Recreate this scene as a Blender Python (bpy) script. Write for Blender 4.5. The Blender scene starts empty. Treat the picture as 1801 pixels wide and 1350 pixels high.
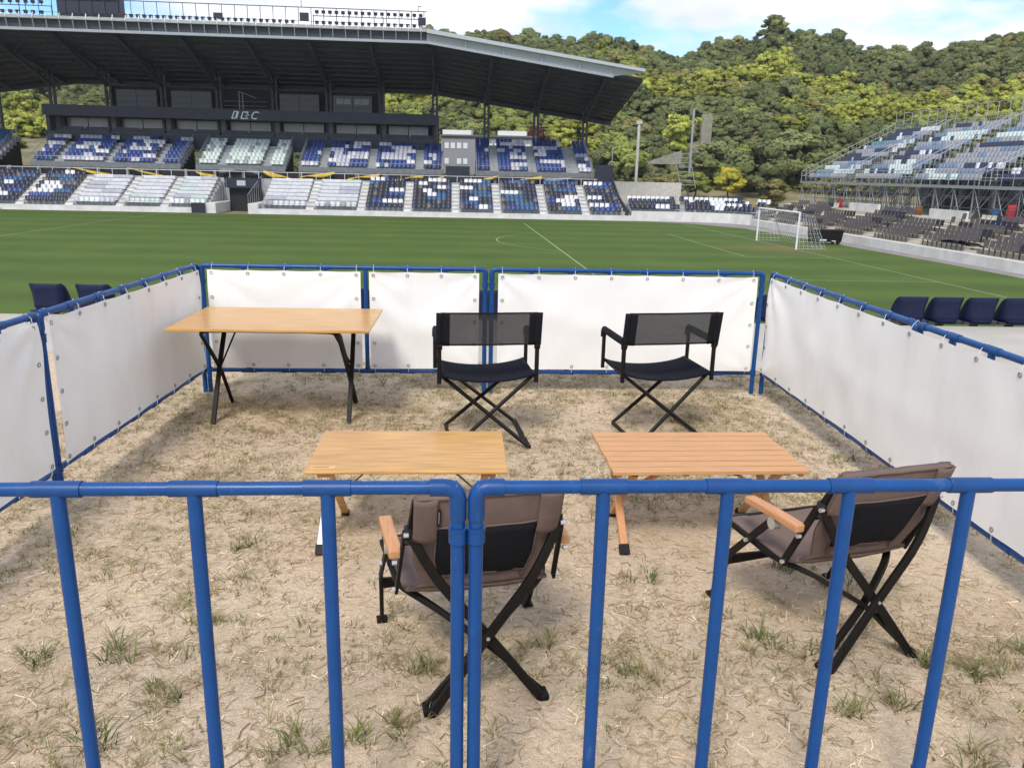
import bpy, math, random
import numpy as np
from mathutils import Vector, Matrix
random.seed(7); rng = np.random.default_rng(7)
R = math.radians
scene = bpy.context.scene
col = scene.collection

# ------------------------------------------------------------------ camera
F_PX, PITCH, ROLL, CAM_H = 1402.45, 0.2583, 0.0229, 1.5957
cp, sp, cr, sr = math.cos(PITCH), math.sin(PITCH), math.cos(ROLL), math.sin(ROLL)
fw = Vector((0, cp, -sp)); up0 = Vector((0, sp, cp)); rt0 = Vector((1, 0, 0))
rt = cr*rt0 + sr*up0; up = -sr*rt0 + cr*up0
cam_d = bpy.data.cameras.new('camera'); cam = bpy.data.objects.new('camera', cam_d); col.objects.link(cam)
cam.matrix_world = Matrix(((rt.x, up.x, -fw.x, 0), (rt.y, up.y, -fw.y, 0), (rt.z, up.z, -fw.z, CAM_H), (0, 0, 0, 1)))
cam_d.sensor_width = 36; cam_d.lens = 36*F_PX/1801; cam_d.clip_start = .05; cam_d.clip_end = 5000
scene.camera = cam

# ------------------------------------------------------------------ light
SUN_EL, SUN_AZ = R(50), R(197)          # azimuth clockwise from +Y, the sun stands behind and a little left of the camera
sdir = Vector((math.sin(SUN_AZ)*math.cos(SUN_EL), math.cos(SUN_AZ)*math.cos(SUN_EL), math.sin(SUN_EL)))
sl = bpy.data.lights.new('sun', 'SUN'); sl.energy = 2.0; sl.angle = R(15); sl.color = (1, .95, .87)
so = bpy.data.objects.new('sun', sl); col.objects.link(so)
so.rotation_euler = (-sdir).to_track_quat('-Z', 'Y').to_euler()
w = bpy.data.worlds.new('World'); scene.world = w; w.use_nodes = True
nt = w.node_tree; nt.nodes.clear()
def N(t, **k):
    n = nt.nodes.new(t)
    for a, b in k.items(): setattr(n, a, b)
    return n
sky = N('ShaderNodeTexSky', sky_type='NISHITA', sun_disc=False, sun_elevation=SUN_EL, sun_rotation=SUN_AZ, air_density=1.0, dust_density=0, ozone_density=4.0)
tc = N('ShaderNodeTexCoord'); mp = N('ShaderNodeMapping'); mp.inputs['Scale'].default_value = (1, 1, 2.6); mp.inputs['Location'].default_value = (.35, .2, .12)
n1 = N('ShaderNodeTexNoise'); n1.inputs['Scale'].default_value = 3.6; n1.inputs['Detail'].default_value = 9; n1.inputs['Roughness'].default_value = .56
rp = N('ShaderNodeValToRGB'); rp.color_ramp.elements[0].position = .40; rp.color_ramp.elements[1].position = .52
n2 = N('ShaderNodeTexNoise'); n2.inputs['Scale'].default_value = 5; n2.inputs['Detail'].default_value = 5
rc = N('ShaderNodeValToRGB'); rc.color_ramp.elements[0].position = .35; rc.color_ramp.elements[0].color = (3.6, 3.85, 4.2, 1)
rc.color_ramp.elements[1].position = .6; rc.color_ramp.elements[1].color = (5.3, 5.35, 5.5, 1)
mx = N('ShaderNodeMix', data_type='RGBA'); bg = N('ShaderNodeBackground'); bg.inputs['Strength'].default_value = .15; wo = N('ShaderNodeOutputWorld')
L = nt.links.new
tn = N('ShaderNodeMix', data_type='RGBA', blend_type='MULTIPLY'); tn.inputs[0].default_value = 1; tn.inputs[7].default_value = (.62, .78, 1, 1); L(sky.outputs[0], tn.inputs[6])
L(tc.outputs['Generated'], mp.inputs['Vector']); L(mp.outputs[0], n1.inputs['Vector']); L(mp.outputs[0], n2.inputs['Vector'])
L(n1.outputs['Fac'], rp.inputs[0]); L(n2.outputs['Fac'], rc.inputs[0]); L(rp.outputs[0], mx.inputs[0]); L(tn.outputs[2], mx.inputs[6]); L(rc.outputs[0], mx.inputs[7])
L(mx.outputs[2], bg.inputs['Color']); L(bg.outputs[0], wo.inputs['Surface'])
vs = scene.view_settings; vs.view_transform = 'Standard'; vs.look = 'None'; vs.exposure = .68; vs.gamma = 1; vs.use_curve_mapping = False

# ------------------------------------------------------------------ helpers
def lin(r, g, b):
    f = lambda c: c/12.92 if c <= .04045 else ((c+.055)/1.055)**2.4
    return (f(r/255), f(g/255), f(b/255))
def tag(o, label=None, cat=None, group=None, kind=None):
    if label: o['label'] = label
    if cat: o['category'] = cat
    if group: o['group'] = group
    if kind: o['kind'] = kind
    return o
def empty(name, loc=(0, 0, 0), rz=0):
    o = bpy.data.objects.new(name, None); col.objects.link(o); o.location = loc; o.rotation_euler = (0, 0, rz); o.empty_display_size = .1
    return o
def link(name, me, parent=None, loc=None, rz=None):
    o = bpy.data.objects.new(name, me); col.objects.link(o); o.parent = parent
    if loc is not None: o.location = loc
    if rz is not None: o.rotation_euler = (0, 0, rz)
    return o
def copy_tree(o, parent=None):
    c = o.copy(); col.objects.link(c); c.parent = parent
    for ch in list(o.children): copy_tree(ch, c)
    return c
def rounded(pts, rad, k=5):
    pts = [Vector(p) for p in pts]; out = [pts[0]]
    for a, b, c in zip(pts, pts[1:], pts[2:]):
        d1 = (a-b); d2 = (c-b); r1 = min(rad, d1.length*.48, d2.length*.48)
        p, q = b+d1.normalized()*r1, b+d2.normalized()*r1
        for i in range(k+1):
            t = i/k; out.append((1-t)**2*p + 2*t*(1-t)*b + t*t*q)
    return out+[pts[-1]]
def gpz(px, py, z=0):      # ground point seen at a picture position
    d_ = fw+rt*((px-900.5)/F_PX)-up*((py-675)/F_PX); t = (z-CAM_H)/d_.z; return (d_.x*t, d_.y*t)
class MB:
    def __init__(s): s.v = []; s.f = []; s.m = []
    def add(s, verts, faces, mi=0):
        o = len(s.v); s.v += [tuple(p) for p in verts]; s.f += [tuple(i+o for i in f) for f in faces]; s.m += [mi]*len(faces); return s
    def box(s, c, d, rz=0, mi=0, M=None):
        x, y, z = d[0]/2, d[1]/2, d[2]/2; c = Vector(c)
        M = M or Matrix.Rotation(rz, 3, 'Z')
        vs_ = [c+M@Vector((a*x, b*y, e*z)) for e in (-1, 1) for b in (-1, 1) for a in (-1, 1)]
        return s.add(vs_, [(0, 2, 3, 1), (4, 5, 7, 6), (0, 1, 5, 4), (2, 6, 7, 3), (0, 4, 6, 2), (1, 3, 7, 5)], mi)
    def span(s, a, b, mi=0):
        return s.box([(p+q)/2 for p, q in zip(a, b)], [abs(q-p) for p, q in zip(a, b)], mi=mi)
    def sweep(s, pts, prof, upv=(0, 0, 1), mi=0, cap=True):
        pts = [Vector(p) for p in pts]; n = len(prof); vv = []; u = Vector(upv)
        for i, p in enumerate(pts):
            t = (pts[min(i+1, len(pts)-1)]-pts[max(i-1, 0)]).normalized()
            a = t.cross(u)
            if a.length < 1e-4: a = t.cross(Vector((1, 0.01, 0)))
            a.normalize(); b = a.cross(t).normalized()
            vv += [p+a*x+b*y for x, y in prof]
        ff = [(i*n+j, i*n+(j+1) % n, (i+1)*n+(j+1) % n, (i+1)*n+j) for i in range(len(pts)-1) for j in range(n)]
        if cap: ff += [tuple(range(n-1, -1, -1)), tuple((len(pts)-1)*n+j for j in range(n))]
        return s.add(vv, ff, mi)
    def tube(s, pts, r, n=10, mi=0, upv=(0, 0, 1)):
        return s.sweep(pts, [(r*math.cos(2*math.pi*j/n), r*math.sin(2*math.pi*j/n)) for j in range(n)], upv, mi)
    def bar(s, pts, wd, h, upv=(0, 0, 1), mi=0):
        return s.sweep(pts, [(-wd/2, -h/2), (wd/2, -h/2), (wd/2, h/2), (-wd/2, h/2)], upv, mi)
    def grid(s, fn, nu, nv, mi=0):
        vv = [fn(i/nu, j/nv) for j in range(nv+1) for i in range(nu+1)]; W = nu+1
        return s.add(vv, [(j*W+i, j*W+i+1, (j+1)*W+i+1, (j+1)*W+i) for j in range(nv) for i in range(nu)], mi)
    def mesh(s, name, mats, smooth=35):
        me = bpy.data.meshes.new(name); me.from_pydata(s.v, [], s.f)
        for m in (mats if isinstance(mats, (list, tuple)) else [mats]): me.materials.append(m)
        me.polygons.foreach_set('material_index', s.m)
        if smooth:
            me.polygons.foreach_set('use_smooth', [True]*len(s.f)); me.set_sharp_from_angle(angle=R(smooth))
        me.update(); return me
    def build(s, name, mats, parent=None, loc=None, rz=None, smooth=35, bevel=0, solid=0):
        o = link(name, s.mesh(name, mats, smooth), parent, loc, rz)
        if solid: md = o.modifiers.new('solid', 'SOLIDIFY'); md.thickness = solid; md.offset = 0
        if bevel: md = o.modifiers.new('bevel', 'BEVEL'); md.width = bevel; md.segments = 2; md.limit_method = 'ANGLE'
        return o
def tiles(tv, tf, pos, rot=None, scl=None):
    """many copies of one small template as flat numpy arrays"""
    tv = np.asarray(tv, float); n = len(pos); k = len(tv); pos = np.asarray(pos, float)
    P = np.repeat(tv[None], n, 0)
    if scl is not None: P = P*np.asarray(scl)[:, None, None]
    if rot is not None:
        c, s_ = np.cos(rot)[:, None], np.sin(rot)[:, None]; x, y = P[..., 0].copy(), P[..., 1].copy()
        P[..., 0], P[..., 1] = c*x-s_*y, s_*x+c*y
    P += pos[:, None]
    F_ = np.asarray(tf)[None]+(np.arange(n)*k)[:, None, None]
    return P.reshape(-1, 3), F_.reshape(-1, len(tf[0]))
def np_mesh(name, V, F, mats, mi=None, color=None, smooth=False):
    me = bpy.data.meshes.new(name); k = F.shape[1]
    me.vertices.add(len(V)); me.vertices.foreach_set('co', np.ascontiguousarray(V, np.float32).ravel())
    me.loops.add(F.size); me.loops.foreach_set('vertex_index', np.ascontiguousarray(F, np.int32).ravel())
    me.polygons.add(len(F)); me.polygons.foreach_set('loop_start', np.arange(0, F.size, k, dtype=np.int32))
    for m in (mats if isinstance(mats, (list, tuple)) else [mats]): me.materials.append(m)
    if mi is not None: me.polygons.foreach_set('material_index', np.asarray(mi, np.int32))
    if color is not None:
        ca = me.color_attributes.new('tint', 'FLOAT_COLOR', 'POINT'); c4 = np.ones((len(V), 4), np.float32); c4[:, :3] = color
        ca.data.foreach_set('color', c4.ravel())
    if smooth: me.polygons.foreach_set('use_smooth', [True]*len(F))
    me.update(calc_edges=True); me.validate(); return me

# ------------------------------------------------------------------ materials
def mat(name, c, rough=.5, metal=0, var=.12, scale=8, bump=0, bscale=60, spec=.5, stretch=None, c2=None, detail=5, coat=0):
    m = bpy.data.materials.new(name); m.use_nodes = True; t = m.node_tree; b = t.nodes['Principled BSDF']
    b.inputs['Roughness'].default_value = rough; b.inputs['Metallic'].default_value = metal; b.inputs['Specular IOR Level'].default_value = spec
    b.inputs['Coat Weight'].default_value = coat
    x = t.nodes.new('ShaderNodeTexCoord'); mpg = t.nodes.new('ShaderNodeMapping'); t.links.new(x.outputs['Object'], mpg.inputs[0])
    if stretch: mpg.inputs['Scale'].default_value = stretch
    n = t.nodes.new('ShaderNodeTexNoise'); n.inputs['Scale'].default_value = scale; n.inputs['Detail'].default_value = detail
    t.links.new(mpg.outputs[0], n.inputs['Vector'])
    r = t.nodes.new('ShaderNodeValToRGB'); r.color_ramp.elements[0].position = .3; r.color_ramp.elements[1].position = .7
    a = tuple(v*(1-var) for v in c); d = tuple(min(1, v*(1+var)) for v in (c2 or c))
    r.color_ramp.elements[0].color = (*a, 1); r.color_ramp.elements[1].color = (*d, 1)
    t.links.new(n.outputs['Fac'], r.inputs[0]); t.links.new(r.outputs[0], b.inputs['Base Color'])
    if bump:
        n2_ = t.nodes.new('ShaderNodeTexNoise'); n2_.inputs['Scale'].default_value = bscale; n2_.inputs['Detail'].default_value = 4
        t.links.new(mpg.outputs[0], n2_.inputs['Vector'])
        bp = t.nodes.new('ShaderNodeBump'); bp.inputs['Strength'].default_value = bump; bp.inputs['Distance'].default_value = .01
        t.links.new(n2_.outputs['Fac'], bp.inputs['Height']); t.links.new(bp.outputs[0], b.inputs['Normal'])
    return m
def tint_mat(name, rough=.8, transl=.25, var=.3):
    m = bpy.data.materials.new(name); m.use_nodes = True; t = m.node_tree; b = t.nodes['Principled BSDF']; b.inputs['Roughness'].default_value = rough; b.inputs['Specular IOR Level'].default_value = .25
    a = t.nodes.new('ShaderNodeVertexColor'); a.layer_name = 'tint'
    oi = t.nodes.new('ShaderNodeObjectInfo'); mm = t.nodes.new('ShaderNodeMapRange'); mm.inputs[3].default_value = 1-var; mm.inputs[4].default_value = 1+var
    t.links.new(oi.outputs['Random'], mm.inputs[0])
    mu = t.nodes.new('ShaderNodeVectorMath'); mu.operation = 'SCALE'; t.links.new(a.outputs[0], mu.inputs[0]); t.links.new(mm.outputs[0], mu.inputs['Scale'])
    t.links.new(mu.outputs[0], b.inputs['Base Color'])
    tr = t.nodes.new('ShaderNodeBsdfTranslucent'); t.links.new(mu.outputs[0], tr.inputs[0])
    ms = t.nodes.new('ShaderNodeMixShader'); ms.inputs[0].default_value = transl
    t.links.new(b.outputs[0], ms.inputs[1]); t.links.new(tr.outputs[0], ms.inputs[2]); t.links.new(ms.outputs[0], t.nodes['Material Output'].inputs[0])
    return m
M = {}
M['blue'] = mat('blue_pipe', (.004, .058, .215), .34, var=.10, scale=14, bump=.04, bscale=90, spec=.35)
M['blue2'] = mat('blue_fitting', (.005, .053, .195), .4, var=.12, scale=20, bump=.05, spec=.35)
def vinyl():
    m = mat('white_vinyl', (.87, .85, .815), .5, var=.02, scale=2.2, bump=.05, bscale=14)
    t = m.node_tree; b = t.nodes['Principled BSDF']; tr = t.nodes.new('ShaderNodeBsdfTranslucent'); tr.inputs[0].default_value = (.80, .785, .76, 1)
    ms = t.nodes.new('ShaderNodeMixShader'); ms.inputs[0].default_value = .07
    t.links.new(b.outputs[0], ms.inputs[1]); t.links.new(tr.outputs[0], ms.inputs[2]); t.links.new(ms.outputs[0], t.nodes['Material Output'].inputs[0]); return m
M['vinyl'] = vinyl()
VINYL = M['vinyl']
def wear(m, c, lo=.60, hi=.74, sc=26, amt=.55):
    t = m.node_tree; b = t.nodes['Principled BSDF']; src = b.inputs['Base Color'].links[0].from_socket
    x = t.nodes.new('ShaderNodeTexCoord'); mp_ = t.nodes.new('ShaderNodeMapping'); g_ = t.nodes.new('ShaderNodeNewGeometry')
    t.links.new(g_.outputs['Position'], mp_.inputs[0]); mp_.inputs['Scale'].default_value = (1, 1, .35)
    n = t.nodes.new('ShaderNodeTexNoise'); n.inputs['Scale'].default_value = sc; n.inputs['Detail'].default_value = 9; n.inputs['Roughness'].default_value = .72; t.links.new(mp_.outputs[0], n.inputs['Vector'])
    r = t.nodes.new('ShaderNodeMapRange'); r.inputs[1].default_value = lo; r.inputs[2].default_value = hi; r.inputs[4].default_value = amt; t.links.new(n.outputs['Fac'], r.inputs[0])
    q = t.nodes.new('ShaderNodeMix'); q.data_type = 'RGBA'; t.links.new(r.outputs[0], q.inputs[0]); t.links.new(src, q.inputs[6]); q.inputs[7].default_value = (*c, 1); t.links.new(q.outputs[2], b.inputs['Base Color'])
wear(VINYL, (.60, .56, .50), .52, .80, 3.0, .35); wear(M['blue'], (.10, .15, .24)); wear(M['blue2'], (.09, .13, .21))
M['steel'] = mat('eyelet_steel', (.30, .29, .27), .4, metal=.5)
M['cord'] = mat('white_cord', (.7, .7, .68), .8)
M['black'] = mat('black_paint', (.008, .006, .005), .55, var=.25, scale=30, spec=.22)
M['blackfab'] = mat('black_fabric', (.009, .009, .012), .9, var=.2, scale=60, bump=.25, bscale=900, spec=.2)
M['navyfab'] = mat('seat_fabric', (.007, .008, .014), .9, var=.2, scale=40, bump=.25, bscale=900, spec=.12)
M['brown'] = mat('brown_canvas', (.145, .098, .080), .85, var=.10, scale=18, bump=.3, bscale=700)
M['bamboo'] = mat('bamboo_board', (.46, .225, .055), .3, var=.2, scale=5, stretch=(.9, 30, 30), c2=(.58, .325, .095), bump=.03, bscale=20, coat=.12, spec=.35)
M['slatwood'] = mat('beech_slat', (.50, .275, .115), .5, var=.09, scale=5, stretch=(1.5, 26, 26), c2=(.56, .29, .13), bump=.05, bscale=20)
M['armwood'] = mat('arm_wood', (.52, .25, .11), .5, var=.16, scale=6, stretch=(26, 2, 26), bump=.05)
M['alu'] = mat('aluminium', (.68, .68, .69), .35, metal=.85, var=.05)
M['bronze'] = mat('bronze_strap', (.12, .09, .045), .45, metal=.5)
M['label'] = mat('paper_label', (.62, .42, .19), .7, var=.05)
M['navyseat'] = mat('navy_plastic', (.008, .013, .042), .5, var=.2, scale=12, bump=.03, spec=.25)
M['concrete'] = mat('concrete', (.50, .475, .425), .9, var=.12, scale=2.5, bump=.15, bscale=40)
M['concrete_w'] = mat('pale_concrete', (.62, .61, .58), .85, var=.12, scale=1.2, bump=.1, bscale=20)
M['walk'] = mat('walkway_concrete', (.40, .375, .33), .9, var=.10, scale=1.6, bump=.1, bscale=25)
M['step'] = mat('grey_step', (.36, .37, .37), .85, var=.15, scale=1.5)
M['dark'] = mat('dark_steel', (.038, .043, .052), .5, var=.25, scale=3)
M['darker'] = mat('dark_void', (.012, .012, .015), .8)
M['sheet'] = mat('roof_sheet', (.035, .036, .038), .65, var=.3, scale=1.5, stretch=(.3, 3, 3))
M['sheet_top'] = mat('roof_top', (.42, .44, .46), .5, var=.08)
M['galv'] = mat('galvanised', (.34, .36, .38), .45, metal=.35, var=.1)
M['panel'] = mat('grey_panel', (.125, .125, .13), .6, var=.1, scale=1)
M['fascia'] = mat('navy_fascia', (.016, .019, .034), .45, var=.1, scale=1)
M['glass'] = mat('window_glass', (.24, .245, .25), .2, var=.2, scale=.6, spec=.8)
M['paint'] = mat('white_paint', (.74, .74, .73), .5, var=.05)
M['yellow'] = mat('yellow_tarp', (.52, .36, .035), .7, var=.2, scale=2)
M['greytarp'] = mat('grey_tarp', (.16, .17, .18), .7, var=.2, scale=2)
M['red'] = mat('red_tarp', (.34, .018, .025), .6, var=.15, scale=2)
M['orange'] = mat('orange_tarp', (.22, .075, .02), .6, var=.15, scale=2)
M['green'] = mat('green_tarp', (.02, .10, .07), .6, var=.15, scale=2)
M['bluetarp'] = mat('blue_tarp', (.02, .07, .18), .6, var=.15, scale=2)
M['line'] = mat('line_paint', (.20, .265, .135), .9, var=.25, scale=3)
M['track'] = mat('grey_track', (.22, .20, .19), .95, var=.15, scale=1.2, bump=.1, bscale=30)
M['soil'] = mat('valley_ground', (.17, .15, .07), .95, var=.4, scale=.25, c2=(.22, .19, .10), detail=8)
M['mintstep'] = mat('mint_step', (.22, .29, .27), .8)
M['cream'] = mat('cream_step', (.50, .455, .37), .85)
M['stone'] = mat('weathered_concrete', (.25, .245, .19), .9, var=.2, scale=1.5)
M['bark'] = mat('bark', (.10, .075, .05), .9, var=.3, scale=6)
SEATC = {'black': (.026, .026, .034), 'white': (.62, .62, .64), 'blue': (.025, .055, .20), 'sky': (.03, .085, .19), 'navy': (.014, .02, .055), 'teal': (.05, .20, .19), 'grey': (.27, .28, .30), 'lilac': (.44, .44, .50), 'taupe': (.115, .10, .098), 'cream': (.60, .56, .44), 'mint': (.52, .60, .56), 'bluegrey': (.15, .21, .30)}
SEATK = list(SEATC); SEATM = [mat('seat_'+k, c, .45, var=.12, scale=2) for k, c in SEATC.items()]
def mesh_fabric():
    m = bpy.data.materials.new('black_mesh'); m.use_nodes = True; t = m.node_tree; b = t.nodes['Principled BSDF']
    b.inputs['Base Color'].default_value = (.017, .017, .017, 1); b.inputs['Roughness'].default_value = .7
    tr = t.nodes.new('ShaderNodeBsdfTransparent'); ms = t.nodes.new('ShaderNodeMixShader'); x = t.nodes.new('ShaderNodeTexCoord')
    n = t.nodes.new('ShaderNodeTexNoise'); n.inputs['Scale'].default_value = 30; t.links.new(x.outputs['Object'], n.inputs[0])
    r = t.nodes.new('ShaderNodeMapRange'); r.inputs[3].default_value = .06; r.inputs[4].default_value = .10
    t.links.new(n.outputs[0], r.inputs[0]); t.links.new(r.outputs[0], ms.inputs[0])
    t.links.new(b.outputs[0], ms.inputs[1]); t.links.new(tr.outputs[0], ms.inputs[2]); t.links.new(ms.outputs[0], t.nodes['Material Output'].inputs[0]); return m
M['mesh'] = mesh_fabric()
def sand_mat():
    m = bpy.data.materials.new('dry_sand'); m.use_nodes = True; t = m.node_tree; b = t.nodes['Principled BSDF']; b.inputs['Roughness'].default_value = .95; b.inputs['Specular IOR Level'].default_value = .2
    x = t.nodes.new('ShaderNodeTexCoord')
    def noise(sc, det=6, ro=.55):
        n = t.nodes.new('ShaderNodeTexNoise'); n.inputs['Scale'].default_value = sc; n.inputs['Detail'].default_value = det; n.inputs['Roughness'].default_value = ro
        t.links.new(x.outputs['Object'], n.inputs['Vector']); return n.outputs['Fac']
    def ramp(src, *st):
        r = t.nodes.new('ShaderNodeValToRGB'); e = r.color_ramp.elements
        while len(e) < len(st): e.new(.5)
        for el, (p, c) in zip(e, st): el.position = p; el.color = (*c, 1)
        t.links.new(src, r.inputs[0]); return r.outputs[0]
    def mixc(a, b_, fac):
        q = t.nodes.new('ShaderNodeMix'); q.data_type = 'RGBA'
        if isinstance(fac, float): q.inputs[0].default_value = fac
        else: t.links.new(fac, q.inputs[0])
        for s_, i in ((a, 6), (b_, 7)):
            if isinstance(s_, tuple): q.inputs[i].default_value = (*s_, 1)
            else: t.links.new(s_, q.inputs[i])
        return q.outputs[2]
    base = ramp(noise(1.3), (.30, (.48, .345, .22)), (.5, (.65, .50, .345)), (.68, (.76, .63, .50)))
    fine = ramp(noise(46, 5, .7), (.34, (.27, .175, .10)), (.5, (.58, .44, .29)), (.66, (.85, .72, .56)))
    c = mixc(base, fine, .45)
    olive = ramp(noise(2.6, 7, .65), (.50, (0, 0, 0)), (.68, (1, 1, 1)))
    c = mixc(c, (.37, .285, .145), olive)
    grain = ramp(noise(320, 3, .7), (.36, (.20, .135, .08)), (.5, (.58, .45, .31)), (.64, (.92, .80, .64)))
    c = mixc(c, grain, .45)
    t.links.new(c, b.inputs['Base Color'])
    ad = t.nodes.new('ShaderNodeMath'); ad.operation = 'MULTIPLY_ADD'; ad.inputs[1].default_value = .35
    t.links.new(noise(230, 4, .7), ad.inputs[0]); t.links.new(noise(35, 6, .65), ad.inputs[2])
    bp = t.nodes.new('ShaderNodeBump'); bp.inputs['Strength'].default_value = .75; bp.inputs['Distance'].default_value = .02
    t.links.new(ad.outputs[0], bp.inputs['Height']); t.links.new(bp.outputs[0], b.inputs['Normal']); return m
M['sand'] = sand_mat()
def turf_mat():
    m = bpy.data.materials.new('pitch_turf'); m.use_nodes = True; t = m.node_tree; b = t.nodes['Principled BSDF']; b.inputs['Roughness'].default_value = .9; b.inputs['Specular IOR Level'].default_value = .2
    x = t.nodes.new('ShaderNodeTexCoord')
    wv = t.nodes.new('ShaderNodeTexWave'); wv.inputs['Scale'].default_value = .057; wv.inputs['Distortion'].default_value = .4; wv.bands_direction = 'Y'; wv.inputs['Detail Scale'].default_value = 2
    t.links.new(x.outputs['Object'], wv.inputs['Vector'])
    n = t.nodes.new('ShaderNodeTexNoise'); n.inputs['Scale'].default_value = .22; n.inputs['Detail'].default_value = 8; n.inputs['Roughness'].default_value = .65; t.links.new(x.outputs['Object'], n.inputs['Vector'])
    n3 = t.nodes.new('ShaderNodeTexNoise'); n3.inputs['Scale'].default_value = 6; n3.inputs['Detail'].default_value = 6; t.links.new(x.outputs['Object'], n3.inputs['Vector'])
    r = t.nodes.new('ShaderNodeValToRGB'); r.color_ramp.elements[0].position = .3; r.color_ramp.elements[0].color = (.044, .088, .012, 1); r.color_ramp.elements[1].position = .70; r.color_ramp.elements[1].color = (.092, .132, .024, 1)
    mixn = t.nodes.new('ShaderNodeMath'); mixn.operation = 'MULTIPLY_ADD'; mixn.inputs[1].default_value = .45; t.links.new(n3.outputs['Fac'], mixn.inputs[0])
    hf = t.nodes.new('ShaderNodeMath'); hf.operation = 'MULTIPLY'; hf.inputs[1].default_value = .55; t.links.new(n.outputs['Fac'], hf.inputs[0]); t.links.new(hf.outputs[0], mixn.inputs[2])
    t.links.new(mixn.outputs[0], r.inputs[0])
    q = t.nodes.new('ShaderNodeMix'); q.data_type = 'RGBA'; q.blend_type = 'MULTIPLY'; q.inputs[0].default_value = 1
    mr = t.nodes.new('ShaderNodeMapRange'); mr.inputs[3].default_value = .87; mr.inputs[4].default_value = 1.07; t.links.new(wv.outputs['Fac'], mr.inputs[0])
    t.links.new(r.outputs[0], q.inputs[6]); t.links.new(mr.outputs[0], q.inputs[7]); vd = t.nodes.new('ShaderNodeVectorMath'); vd.operation = 'DISTANCE'; vd.inputs[1].default_value = (-.8, -2.6, 0); t.links.new(x.outputs['Object'], vd.inputs[0])
    ms_ = t.nodes.new('ShaderNodeMath'); ms_.operation = 'MULTIPLY_ADD'; ms_.inputs[1].default_value = 7; t.links.new(n.outputs['Fac'], ms_.inputs[0]); t.links.new(vd.outputs['Value'], ms_.inputs[2])
    wr_ = t.nodes.new('ShaderNodeMapRange'); wr_.inputs[1].default_value = 4.2; wr_.inputs[2].default_value = 8.5; wr_.inputs[3].default_value = .75; wr_.inputs[4].default_value = 0; t.links.new(ms_.outputs[0], wr_.inputs[0])
    q2 = t.nodes.new('ShaderNodeMix'); q2.data_type = 'RGBA'; t.links.new(wr_.outputs[0], q2.inputs[0]); t.links.new(q.outputs[2], q2.inputs[6]); q2.inputs[7].default_value = (.15, .125, .045, 1)
    t.links.new(q2.outputs[2], b.inputs['Base Color'])
    bp = t.nodes.new('ShaderNodeBump'); bp.inputs['Strength'].default_value = .5; bp.inputs['Distance'].default_value = .05; t.links.new(n3.outputs['Fac'], bp.inputs['Height']); t.links.new(bp.outputs[0], b.inputs['Normal'])
    return m
M['turf'] = turf_mat()
M['leaf'] = tint_mat('foliage', .8, .10, .32)
M['blade'] = tint_mat('grass_blade', .8, .2, 0)

# ------------------------------------------------------------------ ground, terrace, pitch
ZP = -3.0
PSI = .0763; G = Vector((18.784, 58.426, 0))
cpsi, spsi = math.cos(PSI), math.sin(PSI)
def W(s, v, z=0): return Vector((G.x+cpsi*s-spsi*v, G.y+spsi*s+cpsi*v, z))
def edge_y(x): return 8.81+.0541*x          # concrete edge of the upper walkway
from mathutils import noise as mn
def sandz(x, y): return .010*mn.noise((x*1.1, y*1.1, 3))+.006*mn.noise((x*4, y*4, 7))+.003*mn.noise((x*13, y*13, 9))
b = MB(); nx, ny = 220, 205
b.grid(lambda u, v: ((u-.5)*7.4, .35+v*6.4, sandz((u-.5)*7.4, .35+v*6.4)), nx, ny)
b.build('sand_ground', M['sand'], smooth=80)['kind'] = 'structure'
b = MB()
b.span((-30, -14, -.4), (-3.7, 6.75, -.004)); b.span((3.7, -14, -.4), (30, 6.75, -.004)); b.span((-3.7, -14, -.4), (3.7, .35, -.004))
b.build('outer_sand', M['sand'], smooth=0)['kind'] = 'structure'
b = MB()
def slab(x0, x1, y0, dy, z0, z1): # strip that follows the walkway edge
    q = [(x0, y0(x0)), (x1, y0(x1)), (x1, dy(x1)), (x0, dy(x0))]
    b.add([(x, y, z) for z in (z0, z1) for x, y in q], [(3, 2, 1, 0), (4, 5, 6, 7), (0, 1, 5, 4), (1, 2, 6, 5), (2, 3, 7, 6), (3, 0, 4, 7)])
slab(-30, 30, lambda x: 6.752, lambda x: edge_y(x), -.4, .004)
b.build('walkway', M['walk'], smooth=0)['kind'] = 'structure'
b = MB()
for k in range(6):
    slab(-30, 30, lambda x, k=k: edge_y(x)+.82*k+.003, lambda x, k=k: edge_y(x)+.82*(k+1), -3.2, -.46-.42*k)
b.build('terrace_steps', M['walk'], smooth=0)['kind'] = 'structure'
b = MB(); b.span((-700, -700, -3.6), (700, 700, -3.06)); b.build('ground', M['soil'], smooth=0)['kind'] = 'structure'
def flat(name, poly, z, m):
    bb = MB(); bb.add([(*W(s, v, z),) for s, v in poly], [tuple(range(len(poly)))]); o = bb.build(name, m, smooth=0); o['kind'] = 'structure'; return o
flat('running_track', [(-118, -44.5), (8.5, -44.5), (8.5, 23), (6.2, 25.8), (2.5, 28.3), (-118, 28.3)], -3.012, M['track'])
bb = MB(); bb.add([(s, v, 0) for s, v in [(-112, -41), (5.2, -41), (5.8, -12), (5.3, 2), (4.2, 19), (.5, 25), (-3, 27), (-112, 27.2)]], [tuple(range(8))])
o = bb.build('pitch', M['turf'], smooth=0); o.location = (G.x, G.y, ZP); o.rotation_euler.z = PSI; o['kind'] = 'structure'
bb = MB(); LW = .11
def ln(s0, v0, s1, v1, bb=bb):
    d = Vector((s1-s0, v1-v0)).normalized()*LW/2; n = Vector((-d.y, d.x)); a = Vector((s0, v0))-d; c = Vector((s1, v1))+d
    return [(*(a+n), .006), (*(a-n), .006), (*(c-n), .006), (*(c+n), .006)]
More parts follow.
